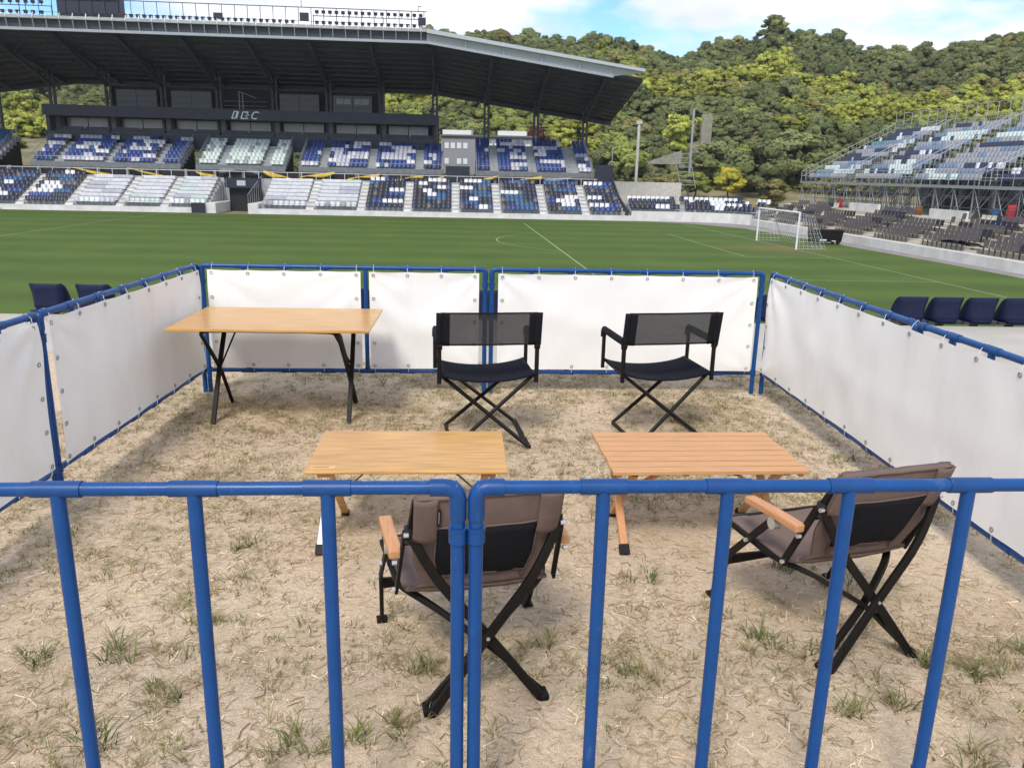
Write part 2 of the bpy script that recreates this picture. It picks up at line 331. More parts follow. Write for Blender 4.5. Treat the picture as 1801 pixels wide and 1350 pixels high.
def line(*a): bb.add(ln(*a), [(0, 1, 2, 3)])
line(0, -34, 0, -LW); line(0, LW, 0, 24)
for sgn in (-1, 1):
    line(-LW*.6, sgn*20.16, -16.5+LW*.6, sgn*20.16); line(-LW*.6, sgn*9.16, -5.5+LW*.6, sgn*9.16)
line(-16.5, -20.16, -16.5, 20.16); line(-5.5, -9.16, -5.5, 9.16); line(-LW*.6, -34, -104, -34); line(-52, -34+LW, -52, 26)
arc = [(-11-9.15*math.cos(t), 9.15*math.sin(t)) for t in np.linspace(-.92, .92, 25)]
for p, q in zip(arc, arc[1:]): bb.add([(-11+(p[0]+11)*.994, p[1]*.994, .009), (-11+(p[0]+11)*1.006, p[1]*1.006, .009), (-11+(q[0]+11)*1.006, q[1]*1.006, .009), (-11+(q[0]+11)*.994, q[1]*.994, .009)], [(0, 1, 2, 3)])
o = bb.build('pitch_lines', M['line'], smooth=0); o.location = (G.x, G.y, ZP); o.rotation_euler.z = PSI; o['kind'] = 'structure'

# ------------------------------------------------------------------ seats (templates)
def seat_template(simple=True):
    t = MB()   # faces -y, origin at the floor under the seat
    t.box((0, .02, .40), (.46, .40, .05)); t.add([(-.23, .17, .40), (.23, .17, .40), (.23, .25, .40), (-.23, .25, .40), (-.215, .25, .84), (.215, .25, .84), (.215, .30, .84), (-.215, .30, .84)], [(0, 1, 5, 4), (1, 2, 6, 5), (2, 3, 7, 6), (3, 0, 4, 7), (4, 5, 6, 7)])
    return np.array(t.v), t.f
STV, STF = seat_template()
def seats(name, pos, rot, cols, parent, kind='stuff'):
    V, F = tiles(STV, STF, pos, np.asarray(rot)); mi = np.repeat([SEATK.index(c) for c in cols], len(STF))
    o = link(name, np_mesh(name, V, F, SEATM, mi), parent); o['kind'] = kind; return o

# ------------------------------------------------------------------ main grandstand (local frame: s along the pitch, v away from it)
MS = tag(empty('grandstand', (G.x, G.y, 0), PSI), 'large black roofed grandstand with blue and white seats across the pitch', 'grandstand')
S_R, S_L = -4.9, -92.0
b = MB(); b.span((S_L, 28, -3.05), (-48.3, 28.35, -2.5)); b.span((-43.1, 28, -3.05), (S_R, 28.35, -2.5)); b.build('front_wall', M['concrete_w'], MS, smooth=0)
NR, RD, RH = 8, .8, .36
aisles = [-9.2, -13.7, -18.6, -23.0, -28.0, -32.8, -38.0, -43.3, -48.1, -52.6, -57.0, -62.0, -66.8, -71.8, -76.8, -81.8, -86.8]
TUN = (-48.3, -43.1)
b = MB()
for r in range(NR):
    v0, z = 28.352+RD*r, -2.5+RH*r
    for x0, x1 in ((S_L, TUN[0]), (TUN[1], S_R)): b.span((x0, v0, -3.05), (x1, v0+RD-.002, z))
b.build('lower_terrace', M['step'], MS, smooth=0)
for a in aisles:
    if TUN[0]-.3 < a < TUN[1]+.3: continue
    b = MB()
    for k in range(NR*2):
        z = -2.5+RH*(k//2)+(RH/2 if k % 2 else 0); v0 = 28.36+RD/2*k
        b.span((a-.40, v0, -2.6), (a+.40, v0+RD/2-.0001, z+.02))
    b.build('aisle', M['concrete_w'], MS, smooth=0)
b = MB(); b.span((S_R-.02, 28, -3.05), (S_R+.5, 35.5, -2.5)); b.build('end_kerb', M['concrete_w'], MS, smooth=0)
pos, rot, cols = [], [], []
bnd = [S_R]+aisles+[S_L]
whites = {(-32.8, -38.0): 'white', (-38.0, -43.3): 'white', (-48.1, -52.6): 'white', (-52.6, -57.0): 'white', (-57.0, -62.0): 'white'}
rs = random.Random(3)
for a0, a1 in zip(bnd, bnd[1:]):
    if a0 == -43.3: continue
    x0, x1 = a1+.46, a0-.46; n = int((x0-x1)/-.49)
    base = whites.get((a0, a1), 'black')
    for r in range(NR if base == 'black' else 1):
        k0 = rs.randint(0, max(1, n-3)); kl = rs.randint(2, 4); rc_ = rs.choice(['white', 'white', 'sky', None, None])
        k1 = rs.randint(0, max(1, n-3)); rd_ = rs.choice(['sky', 'navy', 'blue', None, None])
        for k in range(n):
            c = base
            if base == 'black':
                if rd_ and k1 <= k < k1+4: c = rd_
                if rc_ and k0 <= k < k0+kl: c = rc_
                elif c == 'black' and rs.random() < .4: c = rs.choice(['navy', 'taupe', 'navy'])
            else:
                g = mn.noise(((x0+k*.5)*.25, r*.4, 1)); c = 'mint' if g > .15 else ('lilac' if g < -.2 else 'white')
                if rs.random() < .12: c = rs.choice(['lilac', 'grey'])
            pos.append((x0+(k+.5)*(x1-x0)/n, 28.35+RD*r+.38, -2.5+RH*r)); rot.append(0); cols.append(c)
seats('lower_seats', pos, rot, cols, MS)
# white covers over the seats of the central blocks: long pale benches row by row
for (a0, a1) in list(whites):
    wd_ = a0-a1-.95
    for r in range(1 if a0 != -38.0 and a0 != -52.6 else 2, NR):
        for h_ in (0, 1):
            g_ = mn.noise((a0*.7+h_*1.7, r*.35, 17)); m_ = SEATM[SEATK.index('mint' if g_ > .22 else ('lilac' if g_ < -.25 else 'white'))]
            MB().box(((a0+a1)/2+(h_-.5)*wd_/2, 28.35+RD*r+.42, -2.5+RH*r+.30), (wd_/2-.004, .56, .34)).build('seat_cover', m_, MS, smooth=0, bevel=.04)
b = MB()
for a in aisles:
    if TUN[0]-.3 < a < TUN[1]+.3: continue
    b.tube([(a+.6, 28.5, -2.2), (a+.6, 34.6, .65)], .025, 5); b.tube([(a+.6, 28.5, -2.9), (a+.6, 28.5, -2.2)], .03, 5); b.tube([(a+.6, 34.6, .2), (a+.6, 34.6, .65)], .03, 5)
for x0, x1 in ((-57.6, -53), (-42.5, -33.5)):
    for z in (-1.7, -1.95): b.tube([(x0, 28.75, z), (x1, 28.75, z)], .022, 5)
    for x in np.arange(x0, x1+.1, .9): b.tube([(x, 28.75, -2.5), (x, 28.75, -1.7)], .018, 5)
b.build('aisle_rails', M['galv'], MS)
# tunnel
for x0 in (TUN[0], TUN[1]-1.0): MB().span((x0, 28.0, -3.05), (x0+1.0, 34.8, -2.0)).build('tunnel_wall', M['concrete_w'], MS, smooth=0, bevel=.03)
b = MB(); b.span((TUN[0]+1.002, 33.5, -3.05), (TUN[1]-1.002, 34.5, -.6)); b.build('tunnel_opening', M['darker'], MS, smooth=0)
b = MB(); b.span((TUN[0]+.7, 32.9, -.59), (TUN[1]-.7, 33.3, .45)); b.build('tunnel_lintel', M['fascia'], MS, smooth=0)
b = MB(); b.span((-46.3, 32.88, -.35), (-45.4, 32.898, .2)); b.build('tunnel_sign', SEATM[SEATK.index('lilac')], MS, smooth=0)
b = MB()
for x in (TUN[0]+.95, TUN[1]-.95):
    b.tube([(x, 28.1, -1.1), (x, 34.6, .7)], .04, 6)
    for k in range(8): b.tube([(x, 28.1+.93*k, -2.0), (x, 28.1+.93*k, -1.1+.258*k)], .022, 5)
b.build('tunnel_rail', M['galv'], MS)
b = MB(); b.span((TUN[0]-1.3, 27.6, -3.05), (TUN[0]-.05, 27.98, -2.0)); b.build('tunnel_gate', M['fascia'], MS, smooth=0)
# concourse behind the lower tier
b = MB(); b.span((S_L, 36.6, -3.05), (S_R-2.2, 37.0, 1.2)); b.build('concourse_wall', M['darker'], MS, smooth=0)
pier = MB().span((0, 36.35, .3), (.35, 36.59, 1.25)).mesh('concourse_pier', M['panel'], 0)
for s0 in np.arange(-90, -8, 3.1): link('concourse_pier', pier, MS, (s0, 0, 0))
b = MB(); b.span((S_L, 34.76, -3.05), (S_R+.5, 36.6, .4)); b.build('concourse_floor', M['step'], MS, smooth=0)
b = MB()
for s0 in np.arange(-91, -6, 1.55): b.tube([(s0, 35.2, .4), (s0, 35.2, 1.1)], .03, 5)
b.tube([(-92, 35.2, 1.1), (-7, 35.2, 1.1)], .03, 5); b.build('concourse_rail', M['cord'], MS)
# upper tier
UB = [(-20.6, -7.3, 9, 'blue'), (-40.4, -24.4, 7, 'blue'), (-51.6, -42.1, 7, 'mint'), (-69.2, -53.5, 7, 'blue'), (-90, -73.5, 8, 'sky')]
pos, rot, cols = [], [], []; bt, bs, bw, br, bu = MB(), MB(), MB(), MB(), MB()
for x0, x1, nr, base in UB:
    zb = 1.55
    for r in range(nr):
        v0 = 37.05+.85*r; z = zb+.40*r; bt.span((x0, v0, z-.55), (x1, v0+.848, z))
    bw.span((x0-.12, 37.0, zb-.45), (x1+.12, 37.045, zb+.22))
    L_ = x1-x0; na = max(2, round(L_/5)); al = [x0+.6]+[x0+L_*k/na for k in range(1, na)]+[x1-.6]
    if base == 'mint': al = [x0+2.6, x1-2.2]
    else: al = [x0+L_*(k+.5)/na for k in range(na)]
    for a in al:
        bs = MB()
        for k in range(nr*2): bs.span((a-.36, 37.06+.425*k, zb+.2*k-.2), (a+.36, 37.06+.425*k+.40, zb+.2*k+.03-.2+(.2 if k % 2 == 0 else 0)))
        bs.build('upper_steps', M['mintstep'], MS, smooth=0)
        br.tube([(a-.4, 37.2, zb+.8), (a-.4, 37.05+.85*nr, zb+.4*nr+.8)], .022, 5)
    for r in range(nr):
        k0 = rs.uniform(x0, x1); k1 = rs.uniform(x0, x1)
        for s in np.arange(x0+.3, x1-.2, .49):
            if any(abs(s-a) < .50 for a in al): continue
            c = base
            if base == 'mint': c = 'mint' if rs.random() < .75 else 'grey'
            else:
                if abs(s-k0) < 1.3: c = rs.choice(['white', 'white', 'lilac'])
                elif abs(s-k1) < 1.2: c = rs.choice(['lilac', 'sky', 'white'])
                elif mn.noise((s*.35, r*.6, 4)) > .28: c = 'lilac'
                elif rs.random() < .12: c = 'navy'
            pos.append((s, 37.05+.85*r+.42, zb+.40*r)); rot.append(0); cols.append(c)
    for xx in (x0, x1):
        br.tube([(xx, 37.05, zb+.9), (xx, 37.05+.85*nr, zb+.4*nr+.9)], .03, 5)
        for k in range(nr*2): br.tube([(xx, 37.1+.425*k, zb+.2*k-.2), (xx, 37.1+.425*k, zb+.2*k+.9)], .02, 4)
    br.tube([(x0, 37.05, zb+.75), (x1, 37.05, zb+.75)], .025, 5)
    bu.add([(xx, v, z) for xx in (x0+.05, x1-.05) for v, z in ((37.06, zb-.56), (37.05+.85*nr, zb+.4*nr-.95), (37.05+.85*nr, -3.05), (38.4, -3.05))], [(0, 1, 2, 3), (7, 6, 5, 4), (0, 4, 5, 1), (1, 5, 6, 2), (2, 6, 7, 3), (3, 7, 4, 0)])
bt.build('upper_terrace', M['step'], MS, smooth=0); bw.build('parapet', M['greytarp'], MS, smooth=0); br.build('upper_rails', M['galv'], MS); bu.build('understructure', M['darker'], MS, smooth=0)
seats('upper_seats', pos, rot, cols, MS)
# hospitality boxes
b = MB(); b.span((-70.2, 43.2, 3.4), (-25.1, 44.6, 5.1)); b.build('box_plinth', M['fascia'], MS, smooth=0)
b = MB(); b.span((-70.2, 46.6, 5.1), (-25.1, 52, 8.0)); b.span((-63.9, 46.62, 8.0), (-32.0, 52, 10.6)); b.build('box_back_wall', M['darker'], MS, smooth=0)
b = MB(); b.span((-70.25, 43.0, 6.86), (-25.0, 44.2, 8.06)); b.build('box_fascia', M['fascia'], MS, smooth=0)
b = MB(); b.span((-70.2, 44.2, 6.9), (-25.1, 46.6, 7.2)); b.build('box_ceiling', M['dark'], MS, smooth=0)
b = MB(); bp_ = MB()
for x in (-70.0, -25.35): MB().span((x-.2, 43.6, 5.1), (x+.2, 46.6, 6.9)).build('box_end_wall', M['dark'], MS, smooth=0)
nb = 7; wbx = (-25.6+69.8)/nb
pane = MB().box((0, 0, 0), (2.35, .05, 1.45)).mesh('pane', M['glass'], 0)
frm = MB().span((-.28, -.35, 0), (.28, .75, 1.8)).mesh('mullion', M['panel'], 0)
awn = MB().add([(-1.5, -1.5, 0), (1.5, -1.5, 0), (1.35, -.3, .62), (-1.35, -.3, .62), (-1.5, -1.5, -.25), (1.5, -1.5, -.25), (1.35, -.3, -.25), (-1.35, -.3, -.25)], [(0, 1, 2, 3), (4, 5, 1, 0), (1, 5, 6, 2), (0, 3, 7, 4), (2, 6, 7, 3)]).mesh('box_counter', M['panel'], 0)
for k in range(nb):
    x = -69.8+wbx*k
    link('mullion', frm, MS, (x+.3, 45.3, 5.1))
    for j in range(2):
        link('pane', pane, MS, (x+1.95+2.45*j, 46.3, 6.1)); link('box_counter', awn, MS, (x+1.85+3.05*j, 45.15, 5.14))
bpm = MB().box((0, 0, 0), (2.28, .12, .64)).mesh('panel', M['panel'], 0)
for k in (1, 2, 4, 5):
    x = -69.8+wbx*k; fr_ = MB().span((x+.45, 46.0, 8.1), (x+5.25, 46.55, 10.2)).build('upper_box', M['darker'], MS, smooth=0)
    for j_ in range(3):
        for i_ in range(2): link('panel', bpm, fr_, (x+1.68+2.33*i_, 45.95, 8.45+.67*j_))
wp = MB().box((0, 0, 0), (.82, .06, .62)).mesh('window', SEATM[SEATK.index('grey')], 0)
for k in range(4): link('window', wp, MS, (-36.9+.9*k+(.35 if k > 1 else 0), 45.86, 9.45))
b = MB()
for z in (8.1, 8.6, 9.1): b.tube([(-50.5, 45.5, z), (-45.5, 45.5, z)], .025, 5)
b.tube([(-48.6, 45.3, 10.2), (-46.6, 45.3, 9.5)], .05, 6); b.tube([(-48.6, 45.3, 8.1), (-48.6, 45.3, 10.2)], .05, 6); b.tube([(-48.2, 45.3, 8.1), (-48.2, 45.3, 10.1)], .05, 6)
b.build('stair_rail', M['galv'], MS)
# emblem on the fascia: slanted white strokes
b = MB()
def stroke(pts, t=.13): b.bar([(-48.9+x+.28*(z-.4), 42.98, 7.02+z) for x, z in pts], t, .03, (0, 1, 0))
stroke([(0, 0), (.12, .78), (.5, .78)]); stroke([(.5, .78), (.42, .05), (0, .02)]); stroke([(.62, .78), (.55, .02)], .1)
stroke([(1.05, .02), (1.12, .74), (1.75, .74)]); stroke([(1.5, .72), (1.85, .4), (1.5, .35), (1.85, .02), (1.3, .02)]); stroke([(1.05, .02), (1.3, .02)])
stroke([(2.95, .68), (2.75, .78), (2.4, .74), (2.22, .4), (2.3, .08), (2.6, 0), (2.85, .08)])
b.build('fascia_lettering', M['paint'], MS, smooth=0)
# columns
cs = [-7.0, -13.1, -19.2, -25.5, -31.9, -38.2, -44.6, -51.1, -57.5, -63.8, -70.2, -76.5, -82.8, -89]
FLAT_R, FLAT_L, TIP_R, TIP_L = -26.0, -69.0, -3.0, -92.0
def roof_drop(s):
    if s > FLAT_R: return -(s-FLAT_R)*.138
    if s < FLAT_L: return -(FLAT_L-s)*.138
    return 0
def roof_z(s, v): return 14.5+roof_drop(s)-(v-33)*(3.1/17)          # underside
for s in cs:
    zt = roof_z(s, 46)
    c = MB(); z0 = 1.0 if s > -25 else 5.1
    if s < -70: z0 = -3
    c.span((s-.38, 45.75, z0), (s-.12, 46.05, zt)); c.span((s+.12, 45.75, z0), (s+.38, 46.05, zt))
    for z in np.arange(z0+1, zt-1, 1.6): c.span((s-.12, 45.8, z), (s+.12, 46.0, z+.12))
    c.build('column', M['dark'], MS, smooth=0)
    t = MB()
    t.bar([(s, 45.9, zt-1.6), (s, 33.3, roof_z(s, 33.3)-.12)], .22, .4)
    t.bar([(s, 49.8, roof_z(s, 49.8)-.25), (s, 33.3, roof_z(s, 33.3)-.25)], .22, .45)
    for v in np.arange(35.5, 45.5, 2.4):
        lo = zt-1.6+(45.9-v)/12.6*(roof_z(s, 33.3)-.12-zt+1.6)
        t.bar([(s, v, lo), (s, v+1.2, roof_z(s, v+1.2)-.25)], .1, .1)
    for sg in (-1, 1):
        t.bar([(s, 44.2, zt-1.2), (s+sg*2.4, 41.6, roof_z(s+sg*2.4, 41.6)-.15)], .08, .08)
        t.bar([(s, 38.2, roof_z(s, 38.2)-.55), (s+sg*1.9, 36.4, roof_z(s+sg*1.9, 36.4)-.15)], .07, .07)
    t.build('roof_truss', M['dark'], MS, smooth=0)
# roof: corrugated underside built as ribs, top sheet, purlins
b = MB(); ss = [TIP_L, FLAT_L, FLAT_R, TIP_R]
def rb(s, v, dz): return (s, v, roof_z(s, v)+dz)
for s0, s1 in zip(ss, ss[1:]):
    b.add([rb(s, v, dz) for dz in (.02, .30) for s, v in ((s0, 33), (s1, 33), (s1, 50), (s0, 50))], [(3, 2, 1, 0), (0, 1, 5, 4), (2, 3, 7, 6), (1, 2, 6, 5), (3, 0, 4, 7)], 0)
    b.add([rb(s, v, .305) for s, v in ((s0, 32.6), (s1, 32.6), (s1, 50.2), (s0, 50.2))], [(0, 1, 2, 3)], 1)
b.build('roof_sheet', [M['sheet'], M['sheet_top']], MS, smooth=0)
b = MB()
for v in np.arange(34.2, 50, 1.75):
    for s0, s1 in zip(ss, ss[1:]): b.bar([rb(s0, v, -.07), rb(s1, v, -.07)], .12, .18)
b.build('purlins', M['dark'], MS, smooth=0)['kind'] = 'stuff'
b = MB()
for s in np.arange(-91, -4, 1.05): b.bar([rb(s, 33.1, -.0), rb(s, 49.9, -.0)], .06, .06)
b.build('roof_ribs', M['sheet'], MS, smooth=0)['kind'] = 'stuff'
b = MB(); b.span((FLAT_L, 49.6, 10.9), (FLAT_R, 50.0, 11.4)); b.bar([(FLAT_R, 49.8, 11.15), (TIP_R, 49.8, 11.15+roof_drop(TIP_R))], .3, .5); b.bar([(FLAT_L, 49.8, 11.15), (TIP_L, 49.8, 11.15+roof_drop(TIP_L))], .3, .5); b.build('back_beam', M['dark'], MS, smooth=0)
# front gantry: lower beam, posts, dark infill, floodlights, hand rail
b = MB(); b.span((FLAT_L-22, 32.3, 14.32), (FLAT_R, 32.55, 14.58)); b.bar([(FLAT_R, 32.42, 14.45), (-6.3, 32.42, 14.45+roof_drop(-6.3))], .25, .26)
for s in np.arange(-90.6, FLAT_R+.1, 1.28): b.bar([(s, 32.35, 14.5), (s, 32.15, 15.5), (s, 32.4, 16.0)], .07, .07, (1, 0, 0))
for s in (-22, -18, -14, -10, -6.6): b.bar([(s, 32.4, 14.45+roof_drop(s)), (s, 32.4, 15.3+roof_drop(s))], .1, .1, (1, 0, 0))
b.build('gantry_beam', M['galv'], MS, smooth=0)
b = MB(); b.span((FLAT_L-22, 32.62, 14.6), (FLAT_R, 32.7, 15.42)); b.bar([(FLAT_R, 32.7, 15.0), (-6.3, 32.7, 15.0+roof_drop(-6.3))], .05, .75); b.build('gantry_infill', M['dark'], MS, smooth=0)
b = MB(); b.span((FLAT_L-22, 32.2, 15.43), (FLAT_R, 33.4, 15.72)); b.build('gantry_walkway', M['step'], MS, smooth=0)
b = MB(); b.add([(FLAT_R, 32.0, 15.72), (TIP_R, 32.0, 15.72+roof_drop(TIP_R)), (TIP_R, 32.35, 15.72+roof_drop(TIP_R)), (FLAT_R, 32.35, 15.72), (FLAT_R, 32.0, 15.32), (TIP_R, 32.0, 15.42+roof_drop(TIP_R)), (TIP_R, 32.35, 15.42+roof_drop(TIP_R)), (FLAT_R, 32.35, 15.32)], [(0, 1, 2, 3), (4, 5, 1, 0), (7, 6, 5, 4), (1, 5, 6, 2), (3, 2, 6, 7), (0, 3, 7, 4)])
b.add([(FLAT_R, 32.35, 15.71), (TIP_R, 32.35, 15.71+roof_drop(TIP_R)), (TIP_R, 34.5, 15.5+roof_drop(TIP_R)), (FLAT_R, 34.5, 15.5)], [(0, 1, 2, 3)])
b.add([(TIP_R, 32.35, 15.4+roof_drop(TIP_R)), (-6.3, 32.7, 14.5+roof_drop(-6.3)), (FLAT_R, 32.7, 14.5), (FLAT_R, 32.35, 15.3)], [(0, 1, 2, 3)])
b.build('sloped_roof_edge', M['sheet_top'], MS, smooth=0)
b = MB(); b.tube([(FLAT_L+3, 33.2, 17.5), (FLAT_R, 33.2, 17.5)], .045, 5); b.tube([(FLAT_L-22, 33.2, 16.2), (FLAT_R, 33.2, 16.2)], .02, 4)
for s in np.arange(-66, FLAT_R+.1, 1.28): b.tube([(s, 33.2, 15.7), (s, 33.2, 17.5)], .035, 5)
b.tube([(-38.8, 33.2, 17.5), (-38.8, 33.2, 20)], .03, 5); b.tube([(-26.9, 33.2, 17.5), (-26.9, 33.2, 18.0), (-26.6, 33.2, 18.0)], .05, 5)
b.build('gantry_rail', M['dark'], MS)
fl = MB().box((0, 0, .32), (.36, .14, .30), M=Matrix.Rotation(R(18), 3, 'X')).box((0, .05, .08), (.06, .06, .2)).box((0, .14, .32), (.22, .12, .2)).mesh('floodlight', M['dark'], 0)
for s in np.arange(-62, -39.5, .64): link('floodlight', fl, MS, (s, 32.7, 15.72))
for s in np.arange(-37.2, -26.6, .66):
    for z in (15.72, 16.75): link('floodlight', fl, MS, (s, 32.7+.2*(z > 16), z))
for s in np.arange(-69.5, -63.6, .75):
    for z in (15.75, 16.7): link('floodlight', fl, MS, (s+rs.uniform(-.1, .1), 32.7, z))
b = MB(); b.tube([(-37.6, 33.0, 16.7), (-26.5, 33.0, 16.7)], .04, 5); b.tube([(-69.9, 33.0, 16.7), (-63.4, 33.0, 16.7)], .04, 5)
for s in (-37.6, -34, -30.5, -26.5, -69.9, -66.5, -63.4): b.tube([(s, 33.0, 15.7), (s, 33.0, 16.8)], .04, 5)
b.build('floodlight_rack', M['dark'], MS)
for p_, q_ in (((-63.0, 33.3, 15.75), (-56.8, 34.4, 18.0)), ((-38.9, 32.6, 16.1), (-38.0, 32.75, 16.9)), ((-26.9, 32.4, 16.1), (-26.1, 32.55, 16.8)), ((-47.5, 32.6, 16.0), (-46.6, 32.75, 16.6))): MB().span(p_, q_).build('control_box', M['fascia'], MS, smooth=0)
# cloths draped on the parapet of the upper tier (things of their own)
def drape(s0, s1, zl, m, lab, cat, drop, g='cloths draped along the upper tier front'):
    root = W((s0+s1)/2, 36.2, 0); bb_ = MB()
    bb_.grid(lambda u, v: ((u-.5)*(s1-s0), -.18*math.sin(v*2)-.12*math.sin(u*9+s0), zl[0]*(1-u)+zl[1]*u-v*drop*(.6+.4*math.sin(u*6+s0))), 14, 4)
    o = bb_.build('draped_cloth', m, smooth=60, solid=.03); o.location = root; o.rotation_euler.z = PSI; tag(o, lab, cat, g)
drape(-64.5, -59.5, (1.15, .35), M['yellow'], 'yellow cloth sagging under the leftmost blue upper seats', 'cloth', .35)
drape(-58.8, -55, (1.25, .5), M['yellow'], 'narrow yellow cloth strip sloping beneath the left blue seat block', 'cloth', .2)
drape(-51.5, -49.2, (1.0, .6), M['yellow'], 'short yellow cloth left of the dark tunnel mouth', 'cloth', .4)
drape(-48.9, -44.6, (1.5, 1.3), M['greytarp'], 'dark grey rippled cloth hanging above the tunnel', 'cloth', .6)
drape(-44.2, -41.2, (1.3, .5), M['yellow'], 'yellow cloth right of the tunnel under the pale seats', 'cloth', .5)
drape(-40.2, -36.4, (.7, 1.3), M['yellow'], 'grey and yellow cloth below the left edge of the middle blue seats', 'cloth', .45)
drape(-35, -31.5, (.6, 1.2), M['yellow'], 'yellow cloth below the second aisle of the middle blue seats', 'cloth', .4)
drape(-30.2, -26.6, (.55, 1.15), M['yellow'], 'yellow cloth below the right part of the middle blue seats', 'cloth', .42)
drape(-25.9, -24, (.6, 1.2), M['yellow'], 'yellow cloth beside the dark gap between the blue seat blocks', 'cloth', .35)
drape(-19.8, -18.1, (.9, 1.3), M['yellow'], 'small bright yellow cloth corner under the right blue block', 'cloth', .3)
drape(-17, -13.2, (.6, 1.35), M['yellow'], 'long bright yellow cloth under the middle of the right blue block', 'cloth', .35)
drape(-12.9, -8.4, (1.0, 1.5), M['greytarp'], 'grey cloth hanging below the right end of the right blue block', 'cloth', .4)
b = MB(); b.span((-24.1, 36.0, .42), (-21.4, 36.5, 2.2)); o = b.build('dark_screen', M['fascia'], smooth=0); o.location = (G.x, G.y, 0); o.rotation_euler.z = PSI; tag(o, 'dark navy screen panel in the gap left of the right blue seats', 'screen panel')
b = MB(); b.span((-7.2, 35.6, .42), (-5.2, 36.1, 2.7)); o = b.build('dark_screen', M['fascia'], smooth=0); o.location = (G.x, G.y, 0); o.rotation_euler.z = PSI; tag(o, 'tall dark navy screen panel at the right end of the upper seats', 'screen panel')
b = MB(); b.bar([(S_R+.1, 28.3, -2.4), (S_R-.2, 32, -1.1), (S_R-.3, 36.2, 1.0)], .12, 1.0); b.build('end_wall', M['dark'], MS, smooth=0)

# corner terrace between the two stands
CT = tag(empty('corner_terrace', (G.x, G.y, 0), PSI), 'low curved corner terrace of white and navy seats beside the grandstand', 'terrace')
path = [Vector((S_R+.5, 28.2)), Vector((2.4, 28.0)), Vector((5.6, 26.2)), Vector((7.0, 24.2))]
def offs(i, d):
    t = (path[min(i+1, 3)]-path[max(i-1, 0)]).normalized(); n = Vector((-t.y, t.x)); return path[i]+n*d
def strip(d0, d1, z0, z1, bb_):
    for i in range(3):
        q = [offs(i, d0), offs(i+1, d0), offs(i+1, d1), offs(i, d1)]
        bb_.add([(*p, z) for z in (z0, z1) for p in q], [(3, 2, 1, 0), (4, 5, 6, 7), (0, 1, 5, 4), (1, 2, 6, 5), (2, 3, 7, 6), (3, 0, 4, 7)])
b = MB(); strip(0, .3, -3.05, -2.0, b); b.build('curved_wall', M['concrete_w'], CT, smooth=0)
b = MB()
for r in range(4): strip(.302+.8*r, 1.1+.8*r, -3.05, -2.1+.25*r, b)
b.build('corner_steps', M['step'], CT, smooth=0)
pos, rot, cols = [], [], []
for r in range(4):
    for i in range(3):
        a, c = offs(i, .7+.8*r), offs(i+1, .7+.8*r); n = int((c-a).length/.5); th = math.atan2(c.y-a.y, c.x-a.x)
        for k in range(n):
            p = a+(c-a)*((k+.5)/n); g = mn.noise((p.x*.5, r*.5, 8))
            if int((p.x+40)/3.4) % 2 == 0 and (p.x+40) % 3.4 < .8: continue
            pos.append((p.x, p.y, -2.1+.25*r)); rot.append(th); cols.append('white' if g > .12 or (r > 2 and rs.random() < .4) else ('navy' if g > -.2 else 'black'))
seats('corner_seats', pos, rot, cols, CT)
b = MB()
for k in range(12): p = Vector((S_R+1+k*.95, 31.6)); b.tube([(p.x, p.y-2.6, -1.9), (p.x+.25, p.y, -.6)], .02, 4); b.tube([(p.x+.25, p.y, -1.4), (p.x+.25, p.y, -.3)], .02, 4)
b.build('corner_rails', M['galv'], CT)

# ------------------------------------------------------------------ end stand behind the goal
ES = tag(empty('end_stand', (G.x, G.y, 0), PSI), 'open scaffold stand behind the goal with blue, white and green seat rows', 'grandstand')
V0, V1 = 24.2, -46.0
b = MB(); b.span((7.0, V1, -3.05), (7.35, V0, -2.4)); b.build('front_wall', M['concrete_w'], ES, smooth=0)
b = MB(); LR = 6; LZ = .24
for r in range(LR): b.span((7.352+.76*r, V1, -3.05), (7.352+.76*(r+1)-.002, V0+.15*r, -2.4+LZ*r))
b.span((7.352+.76*LR, V1, -3.05), (27, V0+5.2, -.92)); b.build('terrace', M['cream'], ES, smooth=0)
for v0, v1, zt in ((8.6, 13.6, -.25), (-3.2, 1.2, -.25)): MB().span((11.95, v0, -.918), (12.15, v1, zt)).build('parapet', M['concrete_w'], ES, smooth=0)
b = MB(); ais = [20.5, 14.3, 8.1, 1.9, -4.3, -10.5, -16.7, -22.9, -29.1]
for a in ais:
    b = MB()
    for k in range(LR*2): b.span((7.36+.38*k, a-.5, -2.5), (7.36+.38*k+.379, a+.5, -2.4+LZ/2*k+.02))
    b.build('aisle', M['cream'], ES, smooth=0)
cand = []
camL = Vector((-(G.x*cpsi+G.y*spsi), G.x*spsi-G.y*cpsi, CAM_H))
for r in range(LR):
    for k in range(int((V0-V1)/.52)):
        v = V0-.5-.52*k
        if any(abs(v-a) < .8 for a in ais): continue
        if r >= 4 and (8.6 < v < 13.5 or -3 < v < 1): continue
        p = Vector((7.352+.76*r+.36, v, -2.4+LZ*r)); g = mn.noise((v*.22, r*.9, 2))
        c = 'taupe' if g > -.22 else ('black' if g > -.4 else 'navy')
        if mn.noise((v*.55, r*3.3, 12)) > .42: c = 'cream'
        vis = abs((p-camL).to_2d().angle(Vector((math.sin(.0), 1))))
        d = p-camL; wx = d.x*cpsi-d.y*spsi; wy = d.x*spsi+d.y*cpsi
        cand.append(((p-camL).length+(0 if wx/wy < .66 else 500), p, c))
cand.sort(key=lambda q: q[0])
seatme = {}
sfull = MB()
sfull.grid(lambda u, v: ((u-.5)*.47, -.19+.40*v, .40+.03*(2*u-1)**2-.02*math.sin(v*3)), 4, 3)
sfull.grid(lambda u, v: ((u-.5)*(.48-.03*v), .20+.08*v+.02*(1-(2*u-1)**2), .42+.40*v), 4, 3)
